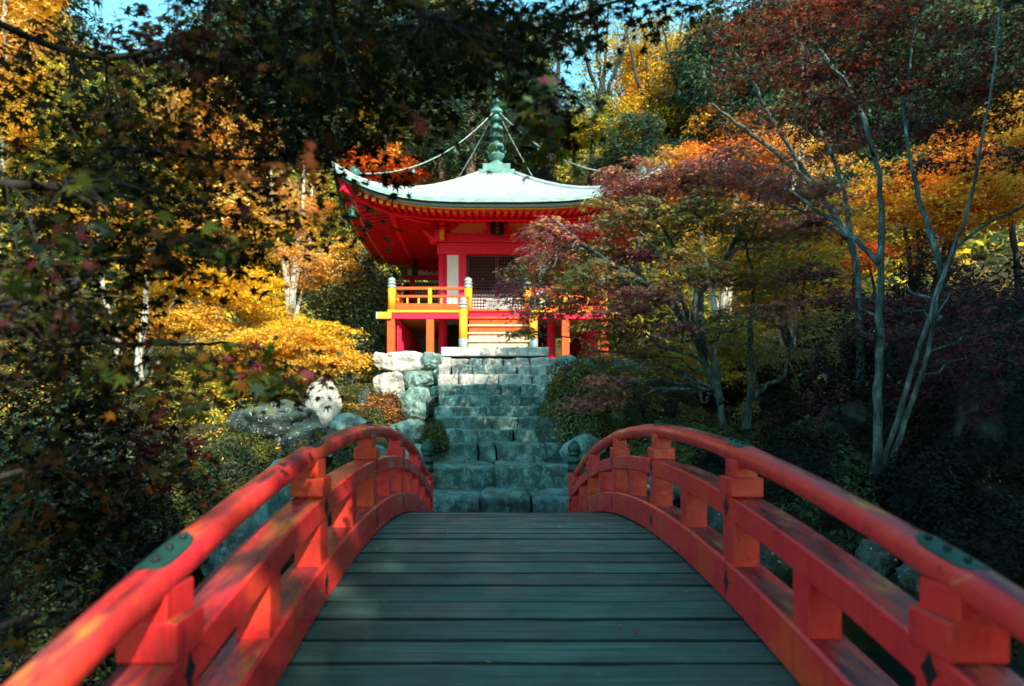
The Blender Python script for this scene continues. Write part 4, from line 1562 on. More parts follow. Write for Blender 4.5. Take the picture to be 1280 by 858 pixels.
# --- three stemmed tree far right, dark red canopy high overhead
b = P(1098, 632, 8.0)
T3 = [[tuple(b), tuple(P(1097, 560, 8.0)), tuple(P(1099, 440, 8.0)), tuple(P(1100, 330, 8.1)), tuple(P(1098, 220, 8.2)), tuple(P(1060, 110, 8.4)), tuple(P(1010, 50, 8.6))],
      [tuple(P(1101, 590, 8.0)), tuple(P(1125, 510, 7.95)), tuple(P(1150, 430, 7.9)), tuple(P(1185, 330, 7.8)), tuple(P(1215, 240, 7.8)), tuple(P(1240, 100, 7.8)), tuple(P(1255, -20, 7.8))],
      [tuple(P(1100, 620, 8.0)), tuple(P(1125, 545, 8.1)), tuple(P(1160, 440, 8.2)), tuple(P(1175, 360, 8.3)), tuple(P(1205, 300, 8.5)), tuple(P(1290, 250, 8.8)), tuple(P(1340, 200, 9.0))],
      [tuple(P(1178, 345, 7.85)), tuple(P(1150, 250, 8.2)), tuple(P(1130, 140, 8.6)), tuple(P(1150, 20, 8.8))],
      [tuple(P(1099, 330, 8.1)), tuple(P(1060, 290, 8.4)), tuple(P(1010, 255, 8.8)), tuple(P(980, 235, 9.2))]]
TP = [(960, 20, 70, 30, 'darkred'), (1040, 30, 80, 34, 'darkred'), (1130, 20, 80, 34, 'darkred'), (1220, 30, 80, 40, 'darkred'), (1270, 90, 60, 40, 'darkred'), (1010, 90, 70, 26, 'darkred'), (1090, 90, 70, 30, 'darkred'),
      (1180, 100, 70, 30, 'darkred'), (1060, 130, 60, 20, 'darkred'), (1230, 150, 70, 30, 'darkred'), (1130, 160, 60, 20, 'maroon'), (1270, 190, 60, 26, 'darkred'), (1010, 150, 60, 20, 'darkred'), (1180, 200, 50, 18, 'maroon'),
      (1050, 375, 60, 16, 'maroon'), (1120, 385, 60, 18, 'maroon'), (1200, 370, 70, 20, 'maroon'), (1260, 400, 60, 26, 'maroon'), (1080, 415, 50, 14, 'maroon'), (1150, 420, 50, 16, 'maroon'), (1230, 440, 60, 20, 'maroon'), (1020, 345, 50, 12, 'maroon')]
make_tree('three_stemmed_tree', 'tall dark tree with three lichened stems and dark red canopy right of the bridge', 'tree', b, T3, 0.062,
          [pad(a, bb, 8.6 + rr_.uniform(-1.0, 1.6), c, d, p, None, 1.0) for a, bb, c, d, p in TP], 43, leaf=0.048, bark='bark', tpl='star', clump=0.26, flat=0.25, twig=1.0)
# --- half bare red tree leaning into the middle of the upper right
b = (P(1075, 470, 14.5).x, 14.5, gz(P(1075, 470, 14.5).x, 14.5) - 0.1)
T4 = [[b, tuple(P(1070, 330, 14.5)), tuple(P(1030, 250, 14.4)), tuple(P(980, 200, 14.2)), tuple(P(930, 160, 14.0)), tuple(P(890, 130, 13.8))],
      [tuple(P(1070, 330, 14.5)), tuple(P(1050, 220, 14.6)), tuple(P(1010, 130, 14.8)), tuple(P(1000, 50, 15.0)), tuple(P(985, 0, 15.0))],
      [tuple(P(1060, 300, 14.5)), tuple(P(1000, 262, 14.2)), tuple(P(950, 240, 14.0)), tuple(P(900, 200, 14.0))],
      [tuple(P(1030, 250, 14.4)), tuple(P(960, 140, 14.2)), tuple(P(930, 80, 14.0)), tuple(P(890, 40, 13.9))]]
make_tree('half_bare_tree', 'half bare tree with grey crooked boughs and sparse red leaves behind the purple maple', 'tree', b, T4, 0.085,
          [pad(a, bb, 14.3 + rr_.uniform(-0.8, 0.8), c, d, 'orange' if q % 6 == 2 else 'darkred', None, 0.7) for q, (a, bb, c, d) in enumerate([(930, 90, 50, 26), (980, 60, 50, 30), (900, 150, 40, 18), (960, 160, 50, 20), (1010, 110, 40, 26), (920, 30, 50, 24), (900, 205, 40, 16), (1040, 180, 50, 22), (950, 245, 50, 16), (1000, 20, 50, 24)])],
          44, leaf=0.06, tpl='star', clump=0.36, twig=1.0)
# --- trees lit from the front behind the maples on the right
simple_tree('golden_maple', 'wide glowing golden maple filling the gap beneath the purple maple boughs', 'tree', 985, 330, 120, 90, 17.5, 'gold', 51, 22, 'goldgreen', 1000, leaf=0.06, tpl='star', bark='darkbark', nst=4, cover=1.15, twig=1.0)
simple_tree('golden_maple', 'golden orange maple glowing behind the stems of the three stemmed tree', 'tree', 1180, 250, 110, 95, 17.0, 'orange', 52, 20, 'gold', 1150, leaf=0.06, tpl='star', bark='darkbark', nst=4, cover=1.15, twig=1.0)
simple_tree('orange_maple', 'orange gold maple just beyond the hall roof chain ball', 'tree', 890, 215, 90, 50, 22.0, 'orange', 53, 14, 'gold', 900, leaf=0.07, tpl='star', bark='palebark', nst=3)
simple_tree('orange_maple', 'pale straw orange maple with bare twigs above the purple maple', 'tree', 975, 205, 75, 40, 21.0, 'straw', 54, 12, 'orange', 985, leaf=0.06, tpl='star', bark='palebark', nst=3, cover=1.0, twig=1.0)
simple_tree('red_maple', 'small bright red maple among golden leaves behind the lichened stems', 'tree', 1080, 325, 36, 26, 16.0, 'red', 55, 7, 'orange', 1085, leaf=0.05, tpl='star', bark='darkbark')
simple_tree('golden_maple', 'dull golden green tree standing right behind the hall steps and maple trunk', 'tree', 890, 440, 90, 55, 15.0, 'goldgreen', 56, 14, 'gold', 880, leaf=0.05, tpl='star', bark='palebark', nst=3)
simple_tree('golden_maple', 'golden maple partly covered by red twigs at the far right edge', 'tree', 1275, 210, 70, 90, 19.0, 'gold', 57, 14, 'orange', 1280, leaf=0.06, tpl='star', bark='darkbark', nst=2)
# --- left side, sunlit
simple_tree('golden_shrub_maple', 'low spreading bright yellow maple beside the white boulder wall', 'tree', 362, 445, 98, 52, 14.0, 'lemon', 61, 26, 'gold', 400, leaf=0.045, tpl='star', bark='palebark', nst=4, base_z=1.5, flat=0.22, clump=0.26, cover=1.9)
simple_tree('yellow_maple', 'yellow maple with pale crooked trunk behind the low yellow maple', 'tree', 250, 370, 110, 72, 18.0, 'lemon', 62, 20, 'gold', 180, leaf=0.055, tpl='star', bark='palebark', nst=3, flat=0.2)
simple_tree('yellow_maple', 'golden maple leafing out beneath the hall eave on the garden side', 'tree', 385, 305, 66, 52, 20.0, 'gold', 63, 13, 'straw', 368, leaf=0.06, tpl='star', bark='palebark', nst=1, twig=0.9)
simple_tree('weeping_tree', 'straw coloured weeping tree with many bare pale twigs left of the roof tip', 'tree', 368, 235, 62, 58, 24.0, 'straw', 64, 12, 'orange', 365, leaf=0.06, tpl='needle', bark='palebark', nst=4, cover=1.0, twig=1.2)
simple_tree('red_maple', 'fiery orange red maple above the roof chain beside the cedar trunks', 'tree', 492, 200, 62, 38, 31.0, 'red', 65, 14, 'orange', 455, leaf=0.095, tpl='star', bark='darkbark', nst=3)
simple_tree('evergreen_bush', 'tall glossy dark green bush between the yellow maple and the hall balcony', 'bush', 440, 365, 62, 75, 21.5, 'everlit', 66, 18, 'ever', 440, leaf=0.07, bark='darkbark', leafmat='glossleaf', nst=3, flat=0.7)
simple_tree('evergreen_bush', 'dark bush in the shade behind the white boulder wall', 'bush', 440, 450, 36, 40, 18.5, 'ever', 67, 9, 'cedar', 440, leaf=0.06, bark='darkbark', leafmat='glossleaf', nst=3, flat=0.7)
simple_tree('evergreen_bush', 'green bush glowing beside the red skirt right of the hall', 'bush', 800, 430, 46, 40, 20.0, 'everlit', 68, 10, 'goldgreen', 800, leaf=0.06, bark='darkbark', leafmat='glossleaf', nst=3, flat=0.6)
# slim pale trunks on the left bank
for i, (px, py0, py1, dx, lab) in enumerate([(180, 490, 365, 6, 'slim crooked white trunk under the dark maple boughs'), (135, 470, 350, -14, 'short leaning white trunk among golden twigs under the dark boughs')]):
    Y = 16.5 + i
    b = P(px, py0 + 30, Y)
    make_tree('white_trunk_tree', lab, 'tree', b, [[tuple(b), tuple(P(px - dx, (py0 + py1) / 2 + 20, Y)), tuple(P(px, (py0 + py1) / 2 - 20, Y)), tuple(P(px + dx * 0.5, py1, Y)), tuple(P(px + dx, py1 - 90, Y))]], 0.13,
              [pad(px + dx + q * 30, py1 - 60 - abs(q) * 20, Y, 45, 22, 'gold') for q in (-1, 0, 1)], 70 + i, leaf=0.055, bark='palebark', tpl='star')

# --- cedars behind the hall
for i, (px, Y, lab, sd) in enumerate([(553, 30.5, 'slim cedar with sunlit tan trunk left of the finial', 1), (578, 31.5, 'middle cedar of the group left of the finial, rough brown trunk', 2), (590, 30.0, 'thick greyish cedar trunk closest to the bronze finial', 3), (347, 33.0, 'bluish straight cedar trunk above the straw coloured tree', 4), (520, 36.0, 'cedar hidden behind the fiery maple', 5)]):
    X = (px - VPX) * Y / FPX
    z0 = gz(X, Y) - 0.3
    r = np.random.default_rng(500 + i)
    pads_ = []
    for q in range(16):
        t = q / 15
        zc = z0 + 7.2 + t * 9
        rr2 = 2.2 * (1 - 0.65 * t) * r.uniform(0.7, 1.1)
        a = r.uniform(0, 6.28)
        pads_.append(((X + math.cos(a) * rr2 * 0.6, Y + math.sin(a) * rr2 * 0.6, zc), (rr2 * 0.75, rr2 * 0.75, 0.65), 'cedar' if q % 3 else 'ever'))
    make_tree('cedar_tree', lab, 'tree', (X, Y, z0), [[(X, Y, z0), (X + 0.05, Y, z0 + 4), (X - 0.03, Y, z0 + 9), (X, Y, z0 + 16.5)]], 0.30 if i != 2 else 0.36, pads_, 510 + i, leaf=0.13, cover=1.3, bark='cedarbark', tpl='needle', group='cedars behind the hall', clump=0.6, flat=0.5, twig=0.3)
# --- bare dark trees against the sky
for i, (px, base_py, top_py, Y, lab) in enumerate([(752, 150, -10, 37, 'bare dark forked tree against the blue gap in the sky'), (812, 170, 20, 36, 'bare dark tree with two upright stems over the hillside scrub'), (838, 160, 10, 38, 'bare dark tree with spreading branches beside yellow foliage'), (866, 165, 40, 35, 'bare dark tree leaning outward above the orange maples')]):
    b = P(px, base_py + 30, Y)
    st = []
    rg = np.random.default_rng(600 + i)
    for q in range(4):
        dx = (-34, -10, 14, 38)[q] + rg.uniform(-6, 6)
        st.append([tuple(b), tuple(P(px + dx * 0.1, base_py - 25, Y)), tuple(P(px + dx * 0.55, (base_py + top_py) / 2, Y + rg.uniform(-1, 1))), tuple(P(px + dx, top_py + rg.uniform(-10, 25), Y + rg.uniform(-1.5, 1.5)))])
    make_tree('bare_tree', lab, 'tree', b, st, 0.17, [pad(px + dx, top_py + 40 + dy, Y + 0.5, 30, 22, 'gold' if i % 2 else 'goldgreen', None, 0.5) for dx, dy in ((-35, 10), (-5, -20), (30, 5), (10, 45), (-20, 50), (42, 40))],
              610 + i, leaf=0.11, bark='darkbark', group='bare trees on the ridge', clump=0.7, twig=1.0)
simple_tree('teal_tree', 'pale blue green tree beside the gap of sky over the finial', 'tree', 682, 62, 44, 52, 36.0, 'teal', 81, 14, 'everlit', 684, leaf=0.13, bark='darkbark', flat=0.6)
simple_tree('yellowgreen_tree', 'yellow green tree with orange tips right of the bronze finial', 'tree', 735, 150, 56, 48, 31.0, 'goldgreen', 82, 16, 'everlit', 735, leaf=0.10, bark='darkbark', nst=3)
simple_tree('dark_conifer', 'dark blue green conifer behind the right half of the hall roof', 'tree', 795, 195, 60, 48, 29.0, 'cedar', 83, 14, 'ever', 790, leaf=0.10, tpl='needle', bark='darkbark', flat=0.5)
simple_tree('dark_conifer', 'dark conifer between the finial and the yellow green tree', 'tree', 668, 175, 44, 60, 34.0, 'ever', 84, 12, 'cedar', 668, leaf=0.12, tpl='needle', bark='darkbark', flat=0.5)

# --- hillside behind everything: a few kinds of tree, each copied with its parts
kinds = []
for i, (pal, pal2, bark) in enumerate([('gold', 'goldgreen', 'darkbark'), ('goldgreen', 'everlit', 'darkbark'), ('ever', 'cedar', 'darkbark'), ('straw', 'gold', 'palebark'), ('everlit', 'ever', 'darkbark')]):
    t = simple_tree('hillside_tree', 'x', 'tree', 609.5, 520 - 5.6 * 20, 72, 110, 40.0, pal, 700 + i, 20, pal2, None, 0.22, 'trees on the hillside', bark, 0.145, 1.5, 0, 3, base_z=EYE - 1.2, clump=0.75, flat=0.45, twig=0.3)
    kinds.append(t)
KW = ['golden tree', 'yellow green tree', 'dark evergreen tree', 'straw coloured tree', 'leafy green tree']
spots = []
rg = random.Random(21)
for row, (Y, step, x0, x1) in enumerate([(27.5, 3.6, -19, 22), (33, 4.2, -24, 27), (40, 4.8, -29, 32), (48, 5.4, -36, 40), (58, 6.4, -44, 48)]):
    x = x0
    while x < x1:
        px = VPX + x * FPX / Y
        if row <= 1:
            ok = not (395 < px < 900)
        elif row == 2:
            ok = not (690 < px < 760 or 90 < px < 235)
        else:
            ok = not (60 < px < 245 or 668 < px < 800)
        if ok and -60 < px < 1340:
            if px < 330:
                kd = rg.choice([0, 0, 1, 3, 2])
            elif px < 700:
                kd = rg.choice([2, 2, 4, 2, 1])
            elif px < 900:
                kd = rg.choice([0, 1, 3, 0, 4])
            else:
                kd = rg.choice([2, 2, 4, 2, 1])
            spots.append((row, x + rg.uniform(-0.9, 0.9), Y + rg.uniform(-1.6, 1.6), kd, px))
        x += step
rows = ['at the foot of the hill', 'on the lower slope', 'halfway up the slope', 'high on the slope', 'on the hill crest']
used = {}
for i, (row, x, y, kd, px) in enumerate(spots):
    src = kinds[kd]
    o = copy_tree(src)
    sc = rg.uniform(0.75, 1.1) * (0.82 if row == 0 else 1.0)
    if row >= 3:
        sc *= 0.85
    if 300 < px < 668 and row >= 1:
        sc *= 1.4
    o.location = (x, y, gz(x, y) - 0.25)
    o.scale = (sc * rg.uniform(0.9, 1.15), sc, sc * rg.uniform(0.85, 1.1))
    o.rotation_euler = (0, 0, rg.uniform(0, 6.28))
    where = 'behind the dark maple boughs' if px < 200 else 'above the yellow maples' if px < 330 else 'behind the cedars' if px < 600 else 'above the hall roof' if px < 760 else 'behind the bare trees' if px < 900 else 'behind the half bare red tree' if px < 1080 else 'behind the three stemmed tree'
    size = 'small' if sc < 0.72 else 'tall' if sc > 0.95 else 'rounded'
    lab = f'{size} {KW[kd]} {rows[row]} {where}'
    used[lab] = used.get(lab, 0) + 1
    if used[lab] == 2:
        lab = lab.replace(size, 'broad ' + size, 1)
    elif used[lab] > 2:
        lab = lab.replace(size, 'uneven ' + size, 1)
    o['label'] = lab
for k_ in kinds:
    for ch in list(k_.children):
        bpy.data.objects.remove(ch)
    bpy.data.objects.remove(k_)

# undergrowth covering the slope between the trunks
def scatter(name, n, region, size, pal, seed, mat='leaf', height=0.6, label=None):
    rng = np.random.default_rng(seed)
    x = rng.uniform(region[0], region[1], n)
    y = rng.uniform(region[2], region[3], n)
    keep = (np.abs(x - 0.3) > 3.3) | (y > 26) | (y < 9.5)
    keep &= ~((y < 26) & (np.abs(x - 0.3) < 3.3))
    x, y = x[keep], y[keep]
    f = np.array([mnoise.noise(Vector((a * 0.55, b_ * 0.55, seed))) for a, b_ in zip(x, y)])
    z = ground_z(x, y) + np.maximum(0, f + 0.25) * height * rng.uniform(0.0, 1.0, len(x)) ** 0.5 + 0.03
    pts = np.stack([x, y, z], 1)
    nr = np.tile(np.array([0.0, -0.25, 1.0]), (len(pts), 1))
    V_, F_, C_ = leaf_mesh(rng, pts, nr, size, palcol(rng, pal, len(pts), 0.3), 'leaf', 0.55)
    o = np_mesh(name, V_, F_, C_, M[mat])
    return tag(o, kind='stuff')


scatter('hillside_undergrowth', 60000, (-30, 34, 24, 62), 0.22, 'goldgreen', 801, height=2.2)
scatter('hillside_ivy', 40000, (-30, 34, 24, 62), 0.20, 'ever', 802, height=1.6)
scatter('garden_ground_cover', 26000, (-14, -1.2, 9.5, 24), 0.05, 'moss', 803, height=0.35)
scatter('fallen_leaves', 16000, (-14, -1.2, 10.5, 24), 0.045, 'gold', 804, height=0.05)
scatter('shady_ground_cover', 26000, (2.2, 16, 9, 24), 0.055, 'night', 805, height=0.4)
scatter('slope_undergrowth', 34000, (7, 40, 13, 34), 0.11, 'olive', 807, height=1.4)
scatter('fallen_red_leaves', 9000, (2.2, 16, 9.0, 22), 0.045, 'rust', 806, height=0.03)


# --- clipped shrubs: leaf shells over a woody core
def shrub(px, py_top, py_bot, Y, rx, pal, seed, label, pal2=None, leaf=0.035, n=None, name='clipped_shrub', group=None, ryd=None, lump=0.16):
    rng = np.random.default_rng(seed)
    k = Y / FPX
    X = (px - VPX) * k
    zt = EYE - (py_top - VPY) * k
    zb_ = EYE - (py_bot - VPY) * k
    base = np.array((X, Y, zb_))
    a, h = rx * k, zt - zb_
    d_ = ryd if ryd else a * 0.9
    n = n or int(2.6 * math.pi * (a * d_ + a * h) / (leaf * leaf))
    n = min(n, 26000)
    d = rng.normal(0, 1, (n, 3))
    d[:, 2] = np.abs(d[:, 2]) * 1.0 - 0.12
    d /= np.linalg.norm(d, axis=1)[:, None]
    off = rng.uniform(0, 40, 3)
    lum = np.array([mnoise.fractal(Vector(q * 2.2 + off), 0.9, 2.0, 4) for q in d])
    rad = (1 + lump * lum) * (1 - 0.16 * rng.uniform(0, 1, n) ** 2.0)
    pts = d * rad[:, None] * np.array([a, d_, h])
    pick = rng.uniform(0, 1, n)
    col = palcol(rng, pal, n, 0.28)
    if pal2:
        c2 = palcol(rng, pal2, n, 0.28)
        sel = np.array([mnoise.noise(Vector(q * 1.7 + off * 2)) for q in d]) > 0.02
        col[sel] = c2[sel]
    V_, F_, C_ = leaf_mesh(rng, pts, d + np.array([0, 0, 0.3]), leaf, col, 'leaf', 0.6)
    root = empty(name, base, label, 'shrub', group)
    np_mesh('foliage', V_, F_, C_, M['leaf'], root)
    V, F = rock_verts(seed, (a * 0.80, d_ * 0.80, h * 0.80), 3, 4, 0.1)
    V = [v for v in V]
    mb = MB()
    mb.add([Vector((v.x, v.y, max(v.z, -0.08))) for v in V], F)
    mb.build('woody_core', M['darkbark'], root, smooth=True)
    return root


SH = [
    (469, 490, 545, 13.2, 19, 'rust', 901, 'rounded rust orange azalea at the foot of the boulder wall', 'moss', 0.032),
    (490, 488, 545, 13.6, 17, 'rust', 902, 'amber topped clipped azalea against the teal boulders', 'box', 0.032),
    (543, 523, 560, 11.9, 18, 'moss', 903, 'small neat green ball shrub touching the left end of the steps', 'box', 0.028),
    (520, 548, 600, 11.2, 24, 'box', 904, 'low dark shrub behind the left railing near the bronze cap', 'moss', 0.03),
    (440, 548, 620, 9.6, 32, 'box', 905, 'dark green shrub seen between the left handrail and middle beam', 'moss', 0.03),
    (300, 545, 640, 9.4, 72, 'moss', 906, 'flat mossy green shrub beneath the dangling maple leaves', 'box', 0.032),
    (375, 552, 640, 10.2, 40, 'box', 907, 'clipped green shrub between mossy shrub and left handrail', 'moss', 0.03),
    (230, 570, 680, 8.4, 60, 'box', 908, 'shaded shrub on the left bank under the maple', 'moss', 0.035),
    (415, 610, 700, 7.9, 50, 'box', 909, 'dark bank shrub low behind the left railing', None, 0.035),
    (735, 442, 560, 13.0, 66, 'everlit', 910, 'big rounded shrub with bright green crown right of the steps', 'moss', 0.036),
    (700, 470, 545, 12.8, 24, 'moss', 911, 'green shrub edge leaning over the stair blocks', 'olive', 0.034),
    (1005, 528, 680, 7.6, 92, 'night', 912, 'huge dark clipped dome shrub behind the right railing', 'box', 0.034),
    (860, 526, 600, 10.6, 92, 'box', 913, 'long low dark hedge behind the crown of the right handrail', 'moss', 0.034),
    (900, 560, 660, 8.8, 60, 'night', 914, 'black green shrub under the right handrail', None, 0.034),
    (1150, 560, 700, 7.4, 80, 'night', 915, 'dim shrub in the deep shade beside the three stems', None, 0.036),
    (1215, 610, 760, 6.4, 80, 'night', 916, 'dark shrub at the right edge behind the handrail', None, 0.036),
    (830, 470, 545, 14.0, 50, 'box', 917, 'shaded shrub behind the upright standing stone', 'olive', 0.036),
    (60, 640, 860, 5.2, 110, 'night', 918, 'dark shrub on the left edge in deep shade', 'box', 0.036),
    (170, 610, 800, 6.6, 80, 'night', 919, 'shaded shrub below the left handrail start', None, 0.036),
]
for (px, a, bb, Y, rx, pal, sd, lab, p2, lf) in SH:
    shrub(px, a, bb, Y, rx, pal, sd, lab, p2, lf, group='clipped shrubs around the bridge')
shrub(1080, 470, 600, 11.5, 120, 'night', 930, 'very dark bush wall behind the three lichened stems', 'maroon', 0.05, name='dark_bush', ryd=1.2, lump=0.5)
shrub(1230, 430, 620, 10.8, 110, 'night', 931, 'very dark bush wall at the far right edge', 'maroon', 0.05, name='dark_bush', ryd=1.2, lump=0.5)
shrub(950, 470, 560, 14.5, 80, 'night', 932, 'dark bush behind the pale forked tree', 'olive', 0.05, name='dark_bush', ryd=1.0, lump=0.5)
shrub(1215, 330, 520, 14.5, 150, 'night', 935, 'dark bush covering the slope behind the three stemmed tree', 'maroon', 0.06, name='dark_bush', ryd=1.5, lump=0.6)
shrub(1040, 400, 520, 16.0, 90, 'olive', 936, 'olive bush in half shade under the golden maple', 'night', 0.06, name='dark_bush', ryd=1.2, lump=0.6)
shrub(250, 480, 560, 13.5, 70, 'ever', 933, 'dull green bush under the yellow maples on the left bank', 'goldgreen', 0.045, name='dark_bush', ryd=0.9, lump=0.5)
shrub(110, 470, 640, 10.5, 120, 'ever', 934, 'dark bush on the left bank behind the maple boughs', 'night', 0.05, name='dark_bush', ryd=1.2, lump=0.5)
# mossy ground fern tufts right of the stairs
fr = np.random.default_rng(77)

# --- garden rocks
RK = [
    (404, 510, 12.6, 22, 34, 'palestone', 'white upright boulder under the low yellow maple'),
    (345, 532, 12.2, 56, 26, 'darkstone', 'long teal boulder in the shade under the yellow maple'),  # dark stone puts the shade into this boulder's colour
    (395, 552, 11.2, 40, 22, 'darkstone', 'mottled teal boulder behind the left handrail joint'),  # shade put into the colour here too, by the darker stone
    (435, 535, 12.6, 26, 16, 'stone', 'low teal rock beside the azaleas'),
    (345, 640, 8.2, 44, 60, 'stone', 'wet teal rock face seen under the left handrail'),
    (288, 690, 7.0, 50, 54, 'stone', 'teal bank rock low behind the left railing'),
    (470, 600, 9.6, 30, 40, 'stone', 'teal rock behind the left railing posts'),
    (522, 575, 10.9, 22, 22, 'stone', 'rounded teal rock beside the lower steps'),
    (510, 540, 12.7, 22, 16, 'stone', 'teal rock behind the ball shrub'),
    (769, 522, 12.6, 20, 34, 'stone', 'upright pointed standing stone right of the steps'),
    (730, 562, 11.4, 28, 18, 'stone', 'sloping teal rock at the right end of the wide step'),
    (690, 540, 12.5, 20, 18, 'darkstone', 'dark stone at the right end of the stairs'),
    (1092, 702, 6.2, 26, 24, 'darkstone', 'lichen spotted rock seen between right handrail and beam'),
    (1140, 722, 6.0, 24, 24, 'darkstone', 'small lichen rock in the shade behind the right handrail'),
    (975, 690, 6.6, 44, 36, 'darkstone', 'dark rock behind the right middle beam'),
    (900, 660, 7.6, 40, 34, 'darkstone', 'dark rock under the right handrail crown'),
    (820, 620, 9.0, 50, 30, 'darkstone', 'bank stone behind the far right railing'),
    (750, 600, 10.2, 30, 24, 'darkstone', 'stone beside the right bronze capped post'),
]
for i, (px, py, Y, hw, hh, m, lab) in enumerate(RK):
    k = Y / FPX
    boulder(P(px, py, Y), (hw * k * 1.1, hw * k * 0.8, hh * k * 1.15), 1200 + i, M[m], lab, 'garden rocks around the pond', rot=rnd.uniform(-0.5, 0.5), sub=4, rough=0.16, name='garden_rock')

# --- overhanging maple in front, left: trunk beside the near end of the bridge
rng = np.random.default_rng(2024)
nb = Vector((-3.1, 0.5, -0.5))
near = empty('overhanging_maple', nb, 'dark overhanging maple whose blurred leafy boughs frame the upper left of the bridge', 'tree')
mb = MB()
tr = [(-3.1, 0.5, -0.5), (-3.0, 0.6, 0.6), (-2.85, 0.7, 1.7), (-2.8, 0.9, 2.8), (-2.7, 1.1, 4.2)]
mb.tube([Vector(p) - nb for p in tr], [0.17, 0.14, 0.125, 0.10, 0.06], 12)


def limb(px_pts, start, r0, r1):
    pts = [np.array(start)] + [np.array(P(a, b_, Y)) for a, b_, Y in px_pts]
    fine = []
    for i in range(len(pts) - 1):
        for q in range(6):
            t = q / 6
            p0, p1, p2, p3 = pts[max(i - 1, 0)], pts[i], pts[i + 1], pts[min(i + 2, len(pts) - 1)]
            fine.append(0.5 * ((2 * p1) + (-p0 + p2) * t + (2 * p0 - 5 * p1 + 4 * p2 - p3) * t * t + (-p0 + 3 * p1 - 3 * p2 + p3) * t ** 3) + rng.normal(0, 0.008, 3))
    fine.append(pts[-1])
    N = len(fine)
    mb.tube([Vector(p) - nb for p in fine], [r0 + (r1 - r0) * i / N for i in range(N)], 7)
    return fine


LIMBS = []
for wp, st, r0, r1 in [
    ([(40, 50, 2.9), (250, 50, 3.0), (450, 30, 3.0), (640, 40, 3.1), (780, 0, 3.2), (930, -10, 3.3)], (-2.75, 1.0, 3.4), 0.018, 0.004),
    ([(10, 230, 2.0), (150, 190, 2.3), (310, 200, 2.7), (430, 190, 3.0)], (-2.83, 0.8, 2.3), 0.018, 0.004),
    ([(-10, 380, 2.1), (120, 330, 2.5), (260, 300, 2.8), (330, 310, 3.0)], (-2.85, 0.7, 1.9), 0.016, 0.004),
    ([(-40, 480, 2.2), (90, 430, 2.5), (210, 430, 2.8), (310, 432, 3.0), (390, 470, 3.2)], (-2.9, 0.65, 1.5), 0.015, 0.004),
    ([(-30, 600, 2.1), (60, 590, 2.4), (150, 605, 2.7), (240, 590, 3.0)], (-2.95, 0.62, 1.1), 0.013, 0.004),
    ([(-60, 800, 1.9), (20, 790, 2.1), (90, 770, 2.3)], (-3.0, 0.6, 0.6), 0.016, 0.004),
    ([(400, -30, 2.0), (560, 20, 2.3), (630, 80, 2.5), (665, 170, 2.6)], (-2.75, 1.0, 3.4), 0.016, 0.004),
    ([(200, -60, 2.6), (330, 20, 3.0), (380, 120, 3.3)], (-2.75, 1.0, 3.3), 0.016, 0.004)]:
    LIMBS.append(limb(wp, st, r0, r1))
LS = np.array([p for f in LIMBS for p in f[3:]])
# boughs: px centre, px half size, nearest and farthest distance, leaf count, palette
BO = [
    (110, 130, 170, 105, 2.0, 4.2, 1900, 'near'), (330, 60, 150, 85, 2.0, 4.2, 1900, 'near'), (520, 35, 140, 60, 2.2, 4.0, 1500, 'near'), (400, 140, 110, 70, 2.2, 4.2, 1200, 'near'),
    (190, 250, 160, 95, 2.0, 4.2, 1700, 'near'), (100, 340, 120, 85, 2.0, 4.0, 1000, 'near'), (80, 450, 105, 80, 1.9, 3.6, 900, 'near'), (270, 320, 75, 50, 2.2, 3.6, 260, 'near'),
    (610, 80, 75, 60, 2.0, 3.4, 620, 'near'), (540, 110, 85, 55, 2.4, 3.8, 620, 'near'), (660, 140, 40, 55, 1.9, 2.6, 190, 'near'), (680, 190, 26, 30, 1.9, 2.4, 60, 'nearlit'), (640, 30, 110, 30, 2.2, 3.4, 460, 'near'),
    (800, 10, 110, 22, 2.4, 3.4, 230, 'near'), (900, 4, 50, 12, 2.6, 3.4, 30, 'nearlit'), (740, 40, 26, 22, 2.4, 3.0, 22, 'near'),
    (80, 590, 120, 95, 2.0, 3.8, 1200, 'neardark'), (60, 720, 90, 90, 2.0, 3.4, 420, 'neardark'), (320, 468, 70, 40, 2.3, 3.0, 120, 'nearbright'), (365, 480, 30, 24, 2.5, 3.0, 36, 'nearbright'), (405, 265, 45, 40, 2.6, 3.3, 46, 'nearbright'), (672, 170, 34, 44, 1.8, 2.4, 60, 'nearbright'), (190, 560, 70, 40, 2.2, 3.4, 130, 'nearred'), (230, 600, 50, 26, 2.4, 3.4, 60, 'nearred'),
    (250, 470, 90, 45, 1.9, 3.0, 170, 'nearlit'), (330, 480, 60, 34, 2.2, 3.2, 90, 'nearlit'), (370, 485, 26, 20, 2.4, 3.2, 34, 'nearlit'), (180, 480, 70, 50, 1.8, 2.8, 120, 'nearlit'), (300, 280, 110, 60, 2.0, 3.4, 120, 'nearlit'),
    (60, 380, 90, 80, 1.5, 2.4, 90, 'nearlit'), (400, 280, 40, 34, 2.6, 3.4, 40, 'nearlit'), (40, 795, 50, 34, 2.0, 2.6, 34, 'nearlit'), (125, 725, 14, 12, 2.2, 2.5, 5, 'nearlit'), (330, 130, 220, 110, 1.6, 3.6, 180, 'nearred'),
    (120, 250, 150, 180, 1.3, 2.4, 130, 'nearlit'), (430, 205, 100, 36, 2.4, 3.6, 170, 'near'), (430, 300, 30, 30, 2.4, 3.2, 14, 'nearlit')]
Vs, Fs, Cs, nv = [], [], [], 0
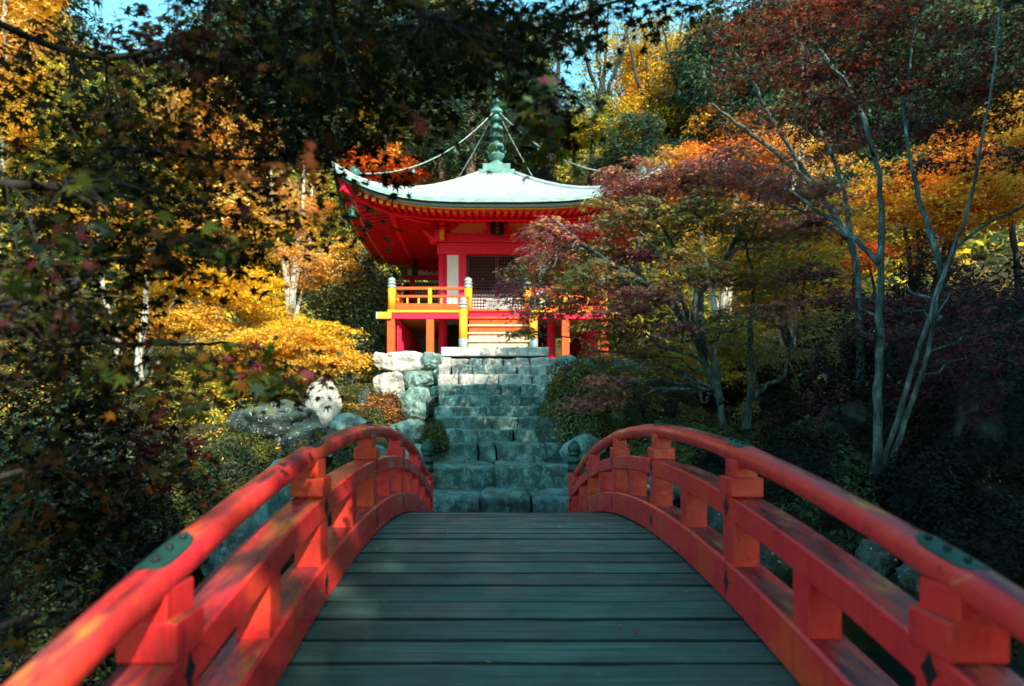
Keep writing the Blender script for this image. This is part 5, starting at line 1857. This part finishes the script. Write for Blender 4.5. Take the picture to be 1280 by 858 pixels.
for (cx, cy_, rx, ry, Y0, Y1, n, pal) in BO:
    n = int(n * (0.95 if cx < 420 else 0.72)) if n > 300 else n
    m = max(2, n // 9)
    a = rng.uniform(0, 2 * math.pi, m)
    q = rng.uniform(0, 1, m) ** 0.55
    px = cx + np.cos(a) * q * rx
    py = cy_ + np.sin(a) * q * ry
    Yc = rng.uniform(Y0, Y1, m)
    # the boughs part in front of the finial
    gap_ = (px > 572) & (px < 664) & (py > 112) & (py < 250)
    py = np.where(gap_ & (px < 622), py - 120, py)
    px = np.where(gap_ & (px >= 622), px + 46, px)
    cc = np.stack([(px - VPX) * Yc / FPX, Yc, EYE - (py - VPY) * Yc / FPX], 1)
    k = rng.integers(0, m, n)
    off = rng.normal(0, 1, (n, 3)) * np.array([0.085, 0.085, 0.028])
    pts = cc[k] + off
    nr = np.tile(np.array([0.0, -0.35, 1.0]), (n, 1)) + off * 3
    Ac = len(PAL[pal])
    ck = rng.integers(0, Ac, m)
    pick = np.where(rng.uniform(0, 1, n) < 0.6, ck[k], rng.integers(0, Ac, n))
    V_, F_, C_ = leaf_mesh(rng, pts, nr, 0.043, palcol(rng, pal, n, 0.25, pick), 'maple', 0.5)
    Vs.append(V_)
    Fs.append(F_ + nv)
    Cs.append(C_)
    nv += len(V_)
    for j in range(m):
        if rng.uniform() < 0.75:
            i = int(np.argmin(np.linalg.norm(LS - cc[j], axis=1)))
            if np.linalg.norm(LS[i] - cc[j]) < 0.65:
                tw = wig(rng, LS[i], cc[j], 4, 0.06, 0.03)
                mb.tube([Vector(p) - nb for p in tw], [0.0032, 0.0027, 0.0022, 0.0018, 0.0012], 4)
mb.build('trunk', M['darkbark'], near, smooth=True)
np_mesh('crown', np.concatenate(Vs) - np.array(nb), np.concatenate(Fs), np.concatenate(Cs), M['nearleaf'], near)

# --- the wood behind the photographer that keeps the bridge in the shade
src = None
rg = random.Random(5)
WOOD = [(-0.4, -9, 15), (8.4, -9.5, 16.6), (11.5, -9.8, 18), (15, -9.2, 18.5), (19, -9.5, 19), (23, -8.5, 19), (1.2, -13, 18), (10.2, -13, 18.5), (13, -13.5, 19.5), (-3, -9.5, 15), (8.6, -3.5, 13.2), (11.6, 0.5, 17), (15.5, -1.0, 20), (19.5, 0.5, 20), (20.5, 6, 17), (23.5, 2, 18), (12.5, -5, 15.5), (17, -4.5, 18)]
for i, (x, y, h) in enumerate(WOOD):
    if src is None:
        r = np.random.default_rng(4000)
        pads_ = []
        for q in range(26):
            z = 2.2 + 9.3 * (q / 25)
            rr2 = 2.0 * (1 - 0.35 * abs(z - 6) / 6)
            a = r.uniform(0, 6.28)
            d = r.uniform(0, 1) ** 0.5 * 1.6
            pads_.append(((math.cos(a) * d, math.sin(a) * d, z), (1.35, 1.35, 0.8), 'olive' if q % 2 else 'goldgreen'))
        src = make_tree('shade_tree', 'tall leafy tree of the wood behind the near end of the bridge', 'tree', (0, 0, -0.3), [[(0, 0, -0.3), (0.1, 0, 4), (-0.1, 0.1, 8), (0, 0, 12)]], 0.28, pads_, 4001, leaf=0.17, cover=1.5, bark='darkbark', group='wood around the near end of the bridge', clump=0.7, flat=0.6, twig=0.25)
        o = src
    else:
        o = copy_tree(src)
    s = h / 12.0
    o.location = (x, y, gz(x, y) - 0.3)
    o.scale = (max(0.9, s), max(0.9, s), s)
    o.rotation_euler = (0, 0, rg.uniform(0, 6.28))

# --- fallen leaves on the deck
FLV = [(481, 756, 'gold', 'curled tan leaf on the middle planks of the deck'), (470, 688, 'straw', 'pale speck of a leaf near the left railing on the deck'), (858, 742, 'olive', 'dull green leaf on the deck near the right railing'), (776, 785, 'red', 'small red leaf lying on the right planks'), (793, 791, 'red', 'tiny red leaf beside another red leaf on the planks'),
       (560, 668, 'gold', 'small yellow leaf near the crest of the deck'), (640, 700, 'rust', 'brown leaf near the middle of the deck below the crest'), (520, 735, 'rust', 'rust brown leaf on the boards by the sunny patch'), (700, 660, 'straw', 'pale leaf near the deck crest on the stair side'), (455, 800, 'rust', 'brown leaf low on the deck beside the sunlit railing'), (905, 815, 'rust', 'brown leaf low on the deck beside the shaded railing'), (610, 830, 'olive', 'olive leaf on the lowest visible planks')]
for i, (px, py, pal, lab) in enumerate(FLV):
    # intersect the view ray with the deck
    Y = 3.0
    for _ in range(40):
        Y = (EYE - (zb(Y) - 0.49)) * FPX / (py - VPY)
    r = np.random.default_rng(60 + i)
    p = P(px, py, Y)
    V_, F_, C_ = leaf_mesh(r, np.array([[0, 0, 0.012]]), np.array([[0.1, 0.1, 1.0]]), 0.026, palcol(r, pal, 1), 'maple', 0.15)
    o = np_mesh('fallen_leaf', V_, F_, C_, M['leaf'])
    o.location = (p.x, p.y, zb(Y) - 0.49)
    tag(o, lab, 'leaf', 'fallen leaves on the deck')
